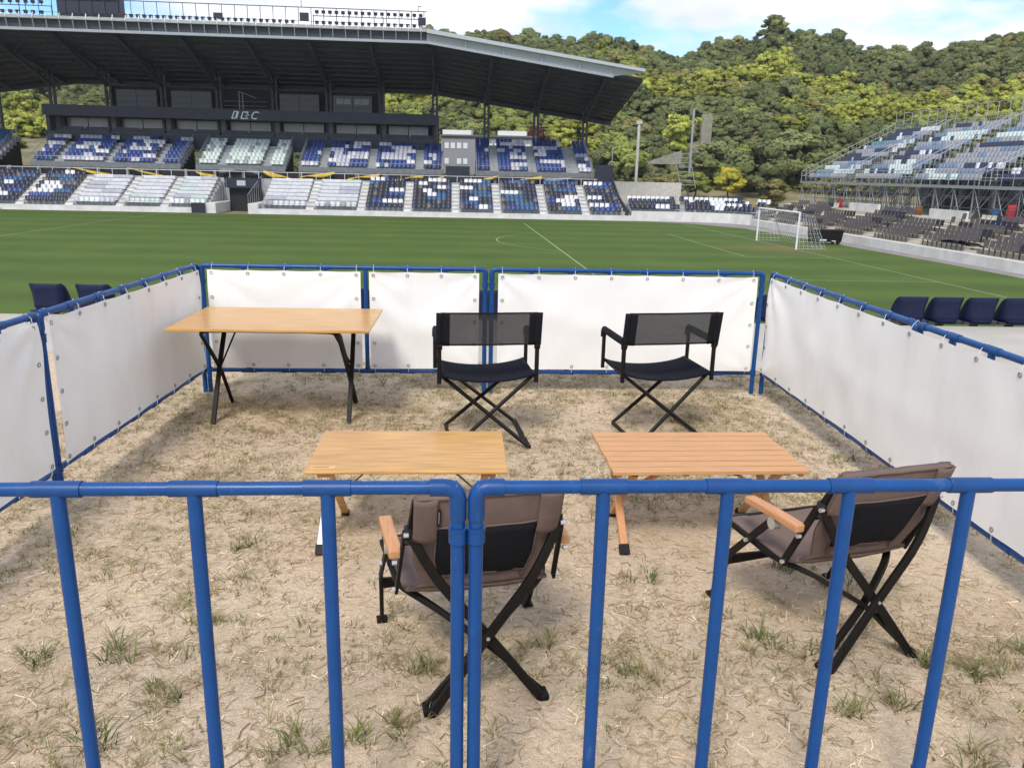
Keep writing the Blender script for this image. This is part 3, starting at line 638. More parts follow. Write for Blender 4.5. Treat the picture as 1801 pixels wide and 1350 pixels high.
sfull.box((0, .1, .2), (.06, .06, .38))
for n_, (d_, p, c) in enumerate(cand[:300]):
    if c not in seatme: seatme[c] = sfull.mesh('seat', SEATM[SEATK.index(c)], 50)
    o = link('seat', seatme[c], ES, p, -math.pi/2)
for c, me_ in seatme.items():
    pass
rest = [q for q in cand[300:]]
seats('distant_seats', [q[1] for q in rest], [-math.pi/2]*len(rest), [q[2] for q in rest], ES)
# scaffold deck
DR, DD, DH = 12, .8, .42; D0 = 14.0; DV0, DV1 = 29.0, -46.0; DZ = 1.45
b = MB()
for r in range(DR): b.span((D0+DD*r, DV1, DZ+DH*r-.08), (D0+DD*(r+1)+.1, DV0, DZ+DH*r))
b.build('deck', mat('deck_board', (.22, .235, .25), .7), ES, smooth=0)
b = MB(); b.span((D0-.12, DV1, DZ-.22), (D0-.005, DV0, DZ-.0)); b.build('deck_edge', M['galv'], ES, smooth=0)
b = MB()
for v in np.arange(DV0, DV1, -2.45):
    for k in range(0, DR+1, 2):
        z = DZ+DH*k-.1; b.tube([(D0+.1+DD*k, v, -.92), (D0+.1+DD*k, v, z)], .04, 5)
        if k < DR: b.tube([(D0+.1+DD*k, v, -.8), (D0+.1+DD*(k+2), v, z+DH*2)], .03, 4); b.tube([(D0+.1+DD*k, v, .5), (D0+.1+DD*(k+2), v, .5)], .03, 4)
    for k in (0, 4, 8):
        b.tube([(D0+.1+DD*k, v, -.85), (D0+.1+DD*k, v-2.45, DZ+DH*k-.2)], .028, 4); b.tube([(D0+.1+DD*k, v-1.2, -.85), (D0+.1+DD*k, v, DZ+DH*k-.2)], .028, 4)
b.build('scaffold', M['galv'], ES)['kind'] = 'stuff'
b = MB(); b.span((D0+DD*DR+.3, DV1, -.92), (D0+DD*DR+.5, DV0-6, 3.2)); b.build('back_screen', M['panel'], ES, smooth=0)
pos, rot, cols = [], [], []
dais = [19.5, 9.5, -1, -11.5, -22, -32]
for r in range(DR):
    for k in range(int((DV0-DV1)/.48)):
        v = DV0-.6-.48*k
        if any(abs(v-a) < .85 for a in dais): continue
        seg = mn.noise((v*.17, r*1.7, 21)); g = mn.noise((v*.06, r*.3, 31))
        fam = ['bluegrey', 'grey', 'navy', 'white'] if g > .12 else (['teal', 'bluegrey', 'mint', 'navy'] if g < -.15 else ['sky', 'bluegrey', 'grey', 'white'])
        c = fam[min(3, int((seg*.5+.5)*3.9+rs.random()*.6))]
        if v < -6 and g < .25 and rs.random() < .4: c = 'blue'
        pos.append((D0+DD*r+.42, v, DZ+DH*r)); rot.append(-math.pi/2); cols.append(c)
seats('deck_seats', pos, rot, cols, ES)
b = MB(); zt = DZ+DH*DR
for v in np.arange(DV0, DV1, -1.2): b.tube([(D0-.05, v, DZ-.1), (D0-.05, v, DZ+1.05)], .025, 4)
for z in (.55, 1.05): b.tube([(D0-.05, DV0, DZ+z), (D0-.05, DV1, DZ+z)], .025, 4)
for k in range(DR*2+1): b.tube([(D0+.4*k, DV0, DZ+.21*k-.1), (D0+.4*k, DV0, DZ+.21*k+1.05)], .022, 4)
for z in (.5, 1.05): b.tube([(D0, DV0, DZ+z), (D0+DD*DR, DV0, zt+z)], .026, 4)
for a in dais:
    for sg in (-.6, .6):
        b.tube([(D0, a+sg, DZ+.95), (D0+DD*DR, a+sg, zt+.95)], .03, 4)
        for k in range(DR*2): b.tube([(D0+.4*k, a+sg, DZ+.21*k-.1), (D0+.4*k, a+sg, DZ+.21*k+.95)], .02, 4)
for v in np.arange(DV0, DV1, -1.5): b.tube([(D0+DD*DR, v, zt-.2), (D0+DD*DR, v, zt+2.0)], .04, 5)
for z in (.9, 2.0): b.tube([(D0+DD*DR, DV0, zt+z), (D0+DD*DR, DV1, zt+z)], .03, 4)
for v in np.arange(DV0, DV1, -.25): b.tube([(D0+DD*DR, v, zt), (D0+DD*DR, v, zt+.9)], .012, 4)
b.build('guard_rails', M['galv'], ES)
b = MB()
for v in np.arange(V0, V1, -.3): b.tube([(12.4, v, -.92), (12.4, v, -.05)], .012, 4)
b.tube([(12.4, V0, -.05), (12.4, V1, -.05)], .03, 5); b.build('concourse_rail', M['dark'], ES)
def tarp(s, v, w_, h, m, lab, cat='tarp', z=-.92):
    bb_ = MB(); bb_.grid(lambda u, t: (.12*math.sin(u*7+s)+.05*math.sin(t*9), (u-.5)*w_*(1-.1*t), h*t), 8, 6)
    o = bb_.build('hung_tarp', m, smooth=60, solid=.06); o.location = W(s, v, z); o.rotation_euler.z = PSI; tag(o, lab, cat, 'coloured tarps under the scaffold stand')
tarp(13.6, -5.2, .9, 1.2, M['red'], 'bright red tarp under the near part of the scaffold stand'); tarp(13.6, -3.7, .7, .9, M['bluetarp'], 'blue tarp left of the bright red tarp under the scaffold')
tarp(13.4, 18.6, 1.2, .8, M['red'], 'dull red tarp under the far part of the scaffold stand'); tarp(13.4, 20.4, .9, .8, M['green'], 'dark green tarp left of the far red tarp under the scaffold')
tarp(13.5, 5.4, .9, .7, M['orange'], 'orange brown tarp under the middle of the scaffold stand')

# ------------------------------------------------------------------ goal and things beside it
GO = tag(empty('goal', (G.x, G.y, ZP), PSI), 'white football goal with net in front of the end stand', 'goal')
b = MB()
for sg in (-1, 1): MB().tube([(0, sg*3.66, 0), (0, sg*3.66, 2.44)], .065, 10).build('post', M['paint'], GO)
MB().tube([(0, -3.72, 2.44), (0, 3.72, 2.44)], .065, 10, upv=(1, 0, 0)).build('crossbar', M['paint'], GO)
b = MB()
for y in np.arange(-3.6, 3.61, .36): b.tube([(.02, y, 2.42), (1.0, y, 2.3), (2.1, y, 0)], .007, 3)
for t in np.linspace(0, 1, 9): x = 1.0+1.1*t; z = 2.3*(1-t); b.tube([(x, -3.66, z), (x, 3.66, z)], .007, 3, upv=(1, 0, 0))
for sg in (-1, 1):
    for t in np.linspace(.1, .95, 8): b.tube([(0, sg*3.66, 2.4*t), (2.1-1.1*t, sg*3.66, 2.3*t)], .007, 3)
    for t in np.linspace(.1, .9, 6): b.tube([(2.0*t, sg*3.66, 0), (1.0*t, sg*3.66, 2.35)], .007, 3)
b.build('net', M['cord'], GO)
for sg in (-1, 1): MB().tube([(1.0, sg*3.66, 2.3), (2.1, sg*3.66, 0)], .025, 6).tube([(0, sg*3.66, .04), (2.1, sg*3.66, .04)], .025, 6).build('side_stay', M['galv'], GO)
EC = tag(empty('equipment_cart', (*gpz(1450, 429, ZP), ZP), PSI-.02), 'black tarpaulin covered equipment cart beside the right goal post', 'cart')
b = MB(); b.add([(x*(1 if z < .5 else 1.12), y, z+(.12*abs(x) if z > .5 else 0)) for z in (.18, .95) for x, y in ((-1.05, -.5), (1.05, -.5), (1.05, .5), (-1.05, .5))], [(3, 2, 1, 0), (4, 5, 6, 7), (0, 1, 5, 4), (1, 2, 6, 5), (2, 3, 7, 6), (3, 0, 4, 7)]); b.build('cover', M['black'], EC, smooth=0, bevel=.06)
for x in (-.8, .8):
    for y in (-.45, .45): MB().tube([(x, y-.04, .13), (x, y+.04, .13)], .13, 12, upv=(0, 0, 1)).build('wheel', M['black'], EC)
b = MB(); b.box((-.35, -.507, .32), (.5, .006, .1)).box((.45, -.507, .26), (.3, .006, .06)); b.build('white_print', M['paint'], EC, smooth=0)
o = MB().grid(lambda u, v: (.22*math.cos(u*6.28)*(1-.15*v), .22*math.sin(u*6.28)*(1-.15*v), 1.0*v), 12, 4).build('yellow_sack', M['yellow'], smooth=60, solid=.02); o.location = (*gpz(1430, 428, ZP), ZP); tag(o, 'yellow sack standing against the black equipment cart', 'sack')
BR_ = tag(empty('rolled_pads', (*gpz(1421, 427, ZP), ZP), .4), 'dark red brown rolled pads standing beside the goal post', 'roll')
for i, (x, y, h) in enumerate(((0, 0, 1.35), (.22, .1, 1.25), (.1, -.2, 1.1))): MB().tube([(x, y, 0), (x+.03, y, h*.5), (x, y, h)], .13, 9).build('roll', mat('red_brown_vinyl', (.10, .03, .02), .6), BR_)
TR_ = tag(empty('hand_trolley', (*gpz(1699, 461, -3.01), -3.012), PSI), 'small black two wheeled trolley parked at the white end wall', 'trolley')
for y in (-.2, .2): MB().tube([(0, y-.04, .2), (0, y+.04, .2)], .2, 14).build('wheel', M['black'], TR_)
MB().tube(rounded([(0, -.18, .2), (.25, -.18, .8), (.25, .18, .8), (0, .18, .2)], .1), .03, 7).build('handle', M['black'], TR_)
MB().box((-.1, 0, .2), (.22, .36, .04)).build('toe_plate', M['dark'], TR_, smooth=0)
o = MB().grid(lambda u, v: (.1*math.sin(u*11)+.3*v, (u-.5)*4, .16*math.sin(u*3.14)*(.5+.5*math.sin(u*17+v*4))-.12*v+.38), 22, 5).build('black_tarp', M['blackfab'], smooth=50, solid=.03); o.location = W(7.7, -9.6, -2.3); o.rotation_euler.z = PSI; tag(o, 'crumpled black tarp lying on the first seats above the white end wall', 'tarp')

# ------------------------------------------------------------------ hill and forest
RX = np.array([-1700, -1200, -800, -300, 0, 300, 600, 750, 775, 805, 840, 875, 920, 950, 990, 1030, 1060, 1100, 1140, 1200, 1245, 1285, 1330, 1350, 1368, 1390, 1440, 1490, 1520, 1590, 1640, 1700, 1750, 1801, 2000, 2400, 2800, 3300], float)
RY = np.array([170, 130, 120, 110, 105, 100, 80, 34, 40, 53, 41, 38, 52, 46, 57, 50, 50, 64, 74, 84, 65, 54, 52, 42, 20, 40, 50, 53, 66, 75, 66, 60, 47, 37, 60, 90, 130, 170], float)
dv = [fw+rt*((a-900.5)/F_PX)-up*((e-675)/F_PX) for a, e in zip(RX, RY)]
az = np.array([math.atan2(q.x, q.y) for q in dv]); elev = np.array([q.z/math.hypot(q.x, q.y) for q in dv])
def ridge_el(a): return np.interp(a, az, elev)
D_0, D_1 = 128.0, 235.0
def hill(x, y):
    d = math.hypot(x, y); a = math.atan2(x, y)
    t = min(1, max(0, (d-D_0)/(D_1-D_0)))
    h = ridge_el(a)*D_1+CAM_H-.7-3.9
    g = t**.82*(1-.12*math.sin(t*math.pi))
    z = -2.9+3.6*min(1, max(0, (d-98)/30))+h*g + (t*(1-t)*4)*5*mn.noise((x*.018, y*.018, 5))+1.5*t*mn.noise((x*.05, y*.05, 9))
    if d > D_1: z -= (d-D_1)*.25
    return z
b = MB(); na, nd = 150, 46
b.grid(lambda u, v: (lambda a, d: (d*math.sin(a), d*math.cos(a), hill(d*math.sin(a), d*math.cos(a))))(R(-66)+R(132)*u, 96+(330-96)*v), na, nd)
o = b.build('hill', M['soil'], smooth=80); o['kind'] = 'structure'

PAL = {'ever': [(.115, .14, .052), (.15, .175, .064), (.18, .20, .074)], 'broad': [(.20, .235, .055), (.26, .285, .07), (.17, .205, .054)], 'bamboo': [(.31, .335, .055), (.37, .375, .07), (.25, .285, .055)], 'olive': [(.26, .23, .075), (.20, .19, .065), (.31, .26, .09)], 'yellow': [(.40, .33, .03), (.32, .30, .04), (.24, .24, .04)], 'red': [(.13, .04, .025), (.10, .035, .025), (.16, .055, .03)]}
def crown_mesh(name, kind, seed, n=1500):
    g = np.random.default_rng(seed)
    if kind == 'bamboo':      # feathery plumes leaning outward from one clump
        k = 34; th = g.uniform(0, 6.28, k); zz = g.uniform(1.2, 7.2, k); rr = g.uniform(.2, 1, k)*(.9+.25*zz)
        rad = g.uniform(.55, 1.15, k); sz = (.30, .11)
    else:                     # rounded dome of leaf clumps
        k = 30; th = g.uniform(0, 6.28, k); ph = g.uniform(0, 1.45, k); rr = 2.5*np.cos(ph)*g.uniform(.5, 1, k); zz = 2.2+3.3*np.sin(ph)*g.uniform(.75, 1.05, k)
        zz[:6] = g.uniform(.8, 1.8, 6); rad = g.uniform(.75, 1.35, k); sz = (.22, .15)
    c = np.stack([rr*np.cos(th), rr*np.sin(th), zz], 1)
    li = g.integers(0, k, n); u = g.normal(size=(n, 3)); u /= np.linalg.norm(u, axis=1)[:, None]; u[:, 2] = np.abs(u[:, 2])*.9+u[:, 2]*.1
    p = c[li]+u*rad[li][:, None]*g.uniform(.6, 1.05, n)[:, None]*np.array([1, 1, .85])
    out = p-np.array([0, 0, 2.0]); out /= np.linalg.norm(out, axis=1)[:, None]+1e-6
    nrm = u+g.normal(0, .4, (n, 3)); nrm /= np.linalg.norm(nrm, axis=1)[:, None]
    t = np.stack([u[:, 0], u[:, 1], -.6-.6*g.random(n)], 1)+g.normal(0, .3, (n, 3)) if kind == 'bamboo' else g.normal(size=(n, 3))
    t -= nrm*(t*nrm).sum(1)[:, None]; t /= np.linalg.norm(t, axis=1)[:, None]; bt_ = np.cross(nrm, t)
    s = g.uniform(.6, 1.35, n)[:, None]
    q = np.stack([p-t*sz[0]*s*.1-bt_*sz[1]*s, p+t*sz[0]*s, p-t*sz[0]*s*.1+bt_*sz[1]*s, p-t*sz[0]*s-bt_*sz[1]*s*.3], 1)
    q[..., 2] *= .8; q[..., :2] *= 1.18
    sn = u*.75+out*.55+np.array([0, 0, .25])+nrm*.25; sn /= np.linalg.norm(sn, axis=1)[:, None]
    pc = np.array(PAL[kind])[g.integers(0, 3, k)][li]*g.uniform(.86, 1.14, (n, 1))
    # dense inner mass of every leaf clump: a small lumpy ball, added so that gaps look lit and not dark
    m_ = 3; gv = np.array([(x, y, z) for x in (-1, 0, 1) for y in (-1, 0, 1) for z in (-1, 0, 1) if (x, y, z) != (0, 0, 0)], float); idx = {tuple(p_.astype(int)): i for i, p_ in enumerate(gv)}
    cf = []
    for ax in range(3):
        for sd in (-1, 1):
            for a_ in (-1, 0):
                for b_ in (-1, 0):
                    qd = []
                    for da, db in ((0, 0), (1, 0), (1, 1), (0, 1)):
                        v3 = [0, 0, 0]; v3[ax] = sd; v3[(ax+1) % 3] = a_+da; v3[(ax+2) % 3] = b_+db; qd.append(idx[tuple(v3)])
                    cf.append(qd if sd > 0 else qd[::-1])
    gu = gv/np.linalg.norm(gv, axis=1)[:, None]
    cv = c[:, None]+gu[None]*rad[:, None, None]*.80*np.array([1, 1, .85])*g.uniform(.85, 1.1, (k, len(gv), 1)); cv = cv.reshape(-1, 3); cv[:, 2] *= .8; cv[:, :2] *= 1.18
    cF = (np.array(cf)[None]+(np.arange(k)*len(gv))[:, None, None]).reshape(-1, 4)+4*n
    co = cv-np.array([0, 0, 1.6]); co /= np.linalg.norm(co, axis=1)[:, None]; cn = np.tile(gu, (k, 1))*.7+co*.6+np.array([0, 0, .25]); cn /= np.linalg.norm(cn, axis=1)[:, None]
    cc = np.repeat(np.array(PAL[kind])[g.integers(0, 3, k)]*.9, len(gv), 0)
    me = np_mesh(name, np.vstack([q.reshape(-1, 3), cv]), np.vstack([np.arange(4*n).reshape(n, 4), cF]), M['leaf'], color=np.vstack([np.repeat(pc, 4, 0), cc]), smooth=True)
    me.normals_split_custom_set_from_vertices(np.vstack([np.repeat(sn, 4, 0), cn]).tolist())
    return me
def forest(name, kind, pts, scl, nvar=5, n=1000):
    c = bpy.data.collections.new(name+'_kinds')
    for i in range(nvar):
        o = bpy.data.objects.new(f'{name}_crown', crown_mesh(name, kind, i*31+len(kind)*7, n)); c.objects.link(o)
    me = bpy.data.meshes.new(name); me.from_pydata([tuple(p) for p in pts], [], [])
    a = me.attributes.new('rot', 'FLOAT_VECTOR', 'POINT'); r_ = np.zeros((len(pts), 3), np.float32); r_[:, 2] = rng.uniform(0, 6.28, len(pts)); r_[:, :2] = rng.normal(0, .08, (len(pts), 2)); a.data.foreach_set('vector', r_.ravel())
    a = me.attributes.new('scl', 'FLOAT_VECTOR', 'POINT'); sv = np.asarray(scl, np.float32)[:, None]*np.column_stack([rng.uniform(.8, 1.25, len(pts)), rng.uniform(.8, 1.25, len(pts)), rng.uniform(.75, 1.3, len(pts))]); a.data.foreach_set('vector', sv.astype(np.float32).ravel())
    a = me.attributes.new('idx', 'INT', 'POINT'); a.data.foreach_set('value', rng.integers(0, nvar, len(pts)).astype(np.int32))
    o = link(name, me); ng = bpy.data.node_groups.new(name, 'GeometryNodeTree')
    ng.interface.new_socket('Geometry', in_out='INPUT', socket_type='NodeSocketGeometry'); ng.interface.new_socket('Geometry', in_out='OUTPUT', socket_type='NodeSocketGeometry')
    gi, go = ng.nodes.new('NodeGroupInput'), ng.nodes.new('NodeGroupOutput'); ip = ng.nodes.new('GeometryNodeInstanceOnPoints'); ci = ng.nodes.new('GeometryNodeCollectionInfo')
    ci.inputs['Collection'].default_value = c; ci.inputs['Separate Children'].default_value = True; ci.inputs['Reset Children'].default_value = True; ip.inputs['Pick Instance'].default_value = True
    def na_(nm, ty): q = ng.nodes.new('GeometryNodeInputNamedAttribute'); q.data_type = ty; q.inputs['Name'].default_value = nm; return q.outputs['Attribute']
    ng.links.new(gi.outputs[0], ip.inputs['Points']); ng.links.new(ci.outputs[0], ip.inputs['Instance']); ng.links.new(na_('idx', 'INT'), ip.inputs['Instance Index'])
    ng.links.new(na_('rot', 'FLOAT_VECTOR'), ip.inputs['Rotation']); ng.links.new(na_('scl', 'FLOAT_VECTOR'), ip.inputs['Scale']); ng.links.new(ip.outputs[0], go.inputs[0])
    md = o.modifiers.new('scatter', 'NODES'); md.node_group = ng; o['kind'] = 'stuff'; return o
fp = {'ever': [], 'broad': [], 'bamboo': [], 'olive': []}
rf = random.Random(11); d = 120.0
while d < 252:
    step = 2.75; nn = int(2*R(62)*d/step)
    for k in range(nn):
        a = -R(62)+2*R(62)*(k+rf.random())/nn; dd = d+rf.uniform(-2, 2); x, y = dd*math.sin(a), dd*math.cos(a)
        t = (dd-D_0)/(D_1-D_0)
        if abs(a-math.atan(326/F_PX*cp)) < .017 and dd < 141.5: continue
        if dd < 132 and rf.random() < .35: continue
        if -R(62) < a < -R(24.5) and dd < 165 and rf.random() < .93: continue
        g = mn.noise((x*.02, y*.03, 40))+.5*mn.noise((x*.06, y*.06, 44)); bright = g-abs(t-.42)*1.5+.30  # species choice also imitates drifting cloud shade on the slope
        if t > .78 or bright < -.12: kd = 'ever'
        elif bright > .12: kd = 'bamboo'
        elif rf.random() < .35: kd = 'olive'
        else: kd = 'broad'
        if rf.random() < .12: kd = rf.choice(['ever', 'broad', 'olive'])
        if .13 < a < .36 and t < .30 and rf.random() < .85: kd = 'ever'  # dark evergreens stand in for cloud shade on the lower slope
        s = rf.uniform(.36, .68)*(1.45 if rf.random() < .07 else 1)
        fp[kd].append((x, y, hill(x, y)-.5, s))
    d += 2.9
nm_ = {'ever': 'evergreen_forest', 'broad': 'broadleaf_forest', 'bamboo': 'bamboo_grove', 'olive': 'autumn_forest'}
lb_ = {'ever': 'dark evergreen woodland along the ridge, also standing in for shade low on the hill', 'broad': 'mid green broadleaf woodland covering the hillside', 'bamboo': 'bright yellow green bamboo groves on the sunny hillside', 'olive': 'olive and brown autumn trees scattered over the hillside'}
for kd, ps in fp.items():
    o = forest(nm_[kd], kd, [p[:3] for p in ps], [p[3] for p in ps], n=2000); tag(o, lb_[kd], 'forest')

def at_d(px, dist):      # ground position in the direction of a picture column
    a = math.atan((px-900)/F_PX*cp); return dist*math.sin(a), dist*math.cos(a)
tree_cache = {}
def tree(px, dist, kind, h, label, z=None, cat='tree', squat=1):
    x, y = at_d(px, dist); z = hill(x, y) if z is None else z
    root = tag(empty(f'{kind}_tree' if cat == 'tree' else cat, (x, y, z), rng.uniform(0, 6)), label, cat, 'trees at the foot of the hill')
    key = (kind, len(tree_cache) % 3)
    if key not in tree_cache: tree_cache[key] = crown_mesh('crown', kind, 50+len(tree_cache), 2600)
    sc_ = h/7.0
    c = link('crown', tree_cache[key], root, (0, 0, h*.12)); c.scale = (sc_*squat, sc_*squat, sc_)
    t = MB(); t.tube([(0, 0, -.4), (.05*h, .02*h, h*.3), (.02*h, -.02*h, h*.6)], .022*h+.02, 7)
    for k in range(4): a_ = k*1.6; t.tube([(.04*h, .02*h, h*(.25+.06*k)), (.04*h+.14*h*math.cos(a_), .14*h*math.sin(a_), h*(.45+.06*k))], .01*h+.01, 5)
    t.build('trunk', M['bark'], root)
KN = {'ever': 'evergreen', 'broad': 'broadleaf', 'bamboo': 'bamboo', 'olive': 'olive', 'yellow': 'yellow', 'red': 'red'}
tree(1275, 112, 'yellow', 5.0, 'bright yellow tree between the corner seats and the scaffold stand')
tree(930, 132, 'red', 6.5, 'dark red tree seen between two columns of the black grandstand')
tree(1128, 104, 'olive', 3.6, 'round olive green bush right of the grandstand end wall', cat='bush', squat=1.3)
tree(1165, 108, 'olive', 4.2, 'bushy olive tree left of the grey stair rails at the hill foot', squat=1.3)
tree(1215, 112, 'broad', 4.5, 'mid green tree right of the grey stair rails at the hill foot')
tree(1330, 116, 'ever', 9.0, 'large dark evergreen tree just left of the scaffold stand')
tree(1385, 124, 'ever', 10.0, 'dark evergreen tree behind the far end of the scaffold stand')
tree(1245, 126, 'ever', 8.0, 'dark evergreen tree below the concrete pillar on the hill')
tree(1300, 128, 'broad', 7.0, 'mid green tree between the dark evergreens left of the scaffold')
tree(1355, 108, 'olive', 4.0, 'low olive tree beside the end of the scaffold stand', squat=1.2)
tree(1702, 118, 'yellow', 9.5, 'bright yellow tree rising behind the back fence of the scaffold stand')
tree(1790, 120, 'olive', 9, 'olive brown tree behind the scaffold stand at the right edge')
tree(1090, 128, 'broad', 7.5, 'mid green tree right of the sloping roof tip')
tree(1180, 134, 'bamboo', 7.0, 'yellow green bamboo clump between the two poles at the hill foot')
tree(700, 128, 'ever', 10, 'dark evergreen tree seen left of the right most roofed column bays')
tree(820, 130, 'ever', 9, 'dark evergreen tree seen behind the grandstand above the grey building')

# clubhouse behind the stand
cx, cy = at_d(850, 122); BL_ = tag(empty('clubhouse', (cx, cy, 3.4), -.05), 'low grey building with white windows behind the open grandstand bays', 'building')
MB().span((-7, 0, -6), (7, 6, 3.2)).build('wall', mat('grey_render', (.27, .28, .30), .8), BL_, smooth=0)
MB().span((-7.2, -.3, 3.202), (7.2, 6.2, 3.45)).build('roof', M['panel'], BL_, smooth=0)
for a_, b_ in ((-6.8, -2.6), (1.3, 5.5)): MB().span((a_, -.1, 3.46), (b_, 2.5, 4.1)).build('roof_box', M['paint'], BL_, smooth=0)
wn = MB().box((0, 0, 0), (.62, .08, .8)).mesh('window', M['paint'], 0)
for i in range(14):
    if i % 5 == 4: continue
    link('window', wn, BL_, (-6.2+.92*i, -.03, 1.9))
for i in (0, 2, 3, 6, 9): link('window', wn, BL_, (-6.2+.92*i, -.03, -.3))
for px, dist, z0, z1, r_, lab, m_ in ((1110, 110, .5, 8.3, .2, 'thick pale mast with a boxy head right of the grandstand', 'concrete'), (1203, 112, -.5, 10.2, .14, 'tall thin grey mast at the foot of the hill', 'galv'), (1066, 106, 1, 5.2, .08, 'short thin pale pole beside the grandstand end', 'cord'), (1770, 84, 6, 12.8, .13, 'grey lamp pole with two white lamps behind the scaffold stand', 'galv')):
    x, y = at_d(px, dist); P_ = tag(empty('mast', (x, y, z0)), lab, 'mast', 'masts behind the stands')
    if z0 > 5: z0 = -8.0
    else: z0 = -2.5
    MB().tube([(0, 0, z0), (0, 0, z1-P_.location.z)], r_, 8).build('pole', M[m_], P_)
    if px == 1110: MB().box((0, 0, z1-P_.location.z), (.7, .5, .4)).build('head', M['concrete'], P_, smooth=0)
    if px == 1770:
        for sg in (-1, 1): MB().box((sg*.4, 0, z1-P_.location.z), (.45, .2, .22), M=Matrix.Rotation(sg*.5, 3, 'Y')).build('lamp', M['paint'], P_, smooth=0)
    if px == 1203: MB().tube([(0, 0, 6), (1.2, .1, 5.2)], .05, 6).build('arm', M['galv'], P_)
x, y = at_d(1226, 140); o = MB().span((-.85, -.6, -4.5), (.85, .6, 2.0)).build('concrete_pillar', M['stone'], smooth=0, bevel=.06); o.location = (x, y, 9.4); tag(o, 'pale concrete pillar standing among trees on the hill', 'pillar')
x, y = at_d(1160, 120); o = MB().add([(-2.4, 0, 0), (2.2, 0, 0), (2.2, .4, 0), (-2.4, .4, 0), (-2.4, 0, .3), (2.2, 0, 1.9), (2.2, .4, 1.9), (-2.4, .4, .3)], [(3, 2, 1, 0), (4, 5, 6, 7), (0, 1, 5, 4), (1, 2, 6, 5), (2, 3, 7, 6), (3, 0, 4, 7)]).build('ramp_wall', M['stone'], smooth=0); o.location = (x, y, 3.3); tag(o, 'pale sloping ramp wall below the hill trees', 'wall')
x, y = at_d(1190, 108); b = MB()
for k in range(2): b.tube([(k*1.9, 0, -1), (k*1.9-1.2, 0, 3.4)], .06, 5)
for k in range(8): b.tube([(-.15*k, 0, -.6+.55*k), (1.9-.15*k, 0, -.6+.55*k)], .04, 4)
o = b.build('hill_stairs', M['galv'], smooth=0); o.location = (x, y, 1.2); tag(o, 'grey metal stair rails climbing the foot of the hill', 'stairs')
x, y = at_d(1110, 100); o = MB().span((-3, 0, -4), (5.5, .3, .7)).build('yard_wall', M['concrete'], smooth=0); o.location = (x, y, .2); tag(o, 'pale yard wall right of the grandstand end', 'wall')

# ------------------------------------------------------------------ navy seats along the walkway edge
ns = MB()
def shell(u, v):   # back of the seat, wings curving away from the camera
    x = (u-.5)*2; hw = .195-.03*max(0, .12-v)/.12; edge = abs(x)**7
    return (x*hw*(1-.12*max(0, (v-.80)/.20)**2.5), (.02+.17*(1-v)**.8)*edge+.012*math.sin(v*3.1)-(.010 if abs(x) < .72 and .14 < v < .88 else 0), .02+.295*v)
ns.grid(shell, 22, 16)
nsm = ns.mesh('backrest', M['navyseat'], 60)
pan = MB().grid(lambda u, v: ((u-.5)*.40, .05+.40*v, .0-.03*math.sin(v*3)+.02*(2*u-1)**2), 6, 5).mesh('seat_pan', M['navyseat'], 60)
leg_ = MB().box((0, .15, -.24), (.06, .08, .44)).box((0, .06, .01), (.40, .05, .03)).mesh('bracket', M['dark'], 0)
def navy(x, lab):
    r_ = tag(empty('stadium_seat', (x, edge_y(x)+.06, .012), .054), lab, 'seat', 'navy seats along the walkway edge')
    o = link('backrest', nsm, r_); md = o.modifiers.new('solid', 'SOLIDIFY'); md.thickness = .014
    link('seat_pan', pan, r_); link('bracket', leg_, r_)
for x, lab in ((-5.09, 'navy plastic seat back, leftmost beyond the left fence'), (-4.60, 'navy plastic seat back half hidden by the left fence rail'),
               (4.60, 'navy plastic seat back touching the right fence rail, first of the right four'), (5.02, 'second navy seat back from the right fence rail'), (5.44, 'third navy seat back from the right fence rail'), (5.87, 'navy seat back cut by the right edge of the photo'),
               (-1.80, 'navy seat seen through the slit beside the pipe left of the corner chair table'), (-.32, 'navy seat seen through the slit between the two back fence panels'), (2.98, 'navy seat seen in the gap at the back right corner of the fence')):
    navy(x, lab)

# ------------------------------------------------------------------ fence panels
HR, HB, PL, NB = .92, .165, 2.0, 7
rail_me = MB().tube([(.0, 0, 0), (PL, 0, 0)], .0155, 14).mesh('rail', M['blue'])
post_me = MB().tube([(0, 0, -.05), (0, 0, HR-.03)], .0165, 14).mesh('post', M['blue'])
bal_me = MB().tube([(0, 0, HB), (0, 0, HR)], .0158, 14).mesh('baluster', M['blue'])
bal_low = MB().tube([(0, 0, .11), (0, 0, HR)], .0158, 14).mesh('baluster', M['blue'])
tee_me = MB().tube([(-.052, 0, 0), (.052, 0, 0)], .0183, 16).mesh('tee_fitting', M['blue2'])
teeb_me = MB().tube([(-.052, 0, 0), (.052, 0, 0)], .0183, 16).tube([(0, 0, 0), (0, 0, .035)], .0180, 14).mesh('tee_fitting', M['blue2'])
elb = MB().tube(rounded([(.062, 0, 0), (0, 0, 0), (0, 0, -.075)], .03, 6), .0195, 16, upv=(0, 1, 0)).mesh('elbow', M['blue2'])
elb2 = MB().tube(rounded([(-.062, 0, 0), (0, 0, 0), (0, 0, -.075)], .03, 6), .0195, 16, upv=(0, 1, 0)).mesh('elbow', M['blue2'])
col_me = MB().tube([(0, 0, -.017), (0, 0, .017)], .0205, 16).tube([(0, 0, .015), (0, 0, .021)], .0222, 16).mesh('collar', M['blue2'])
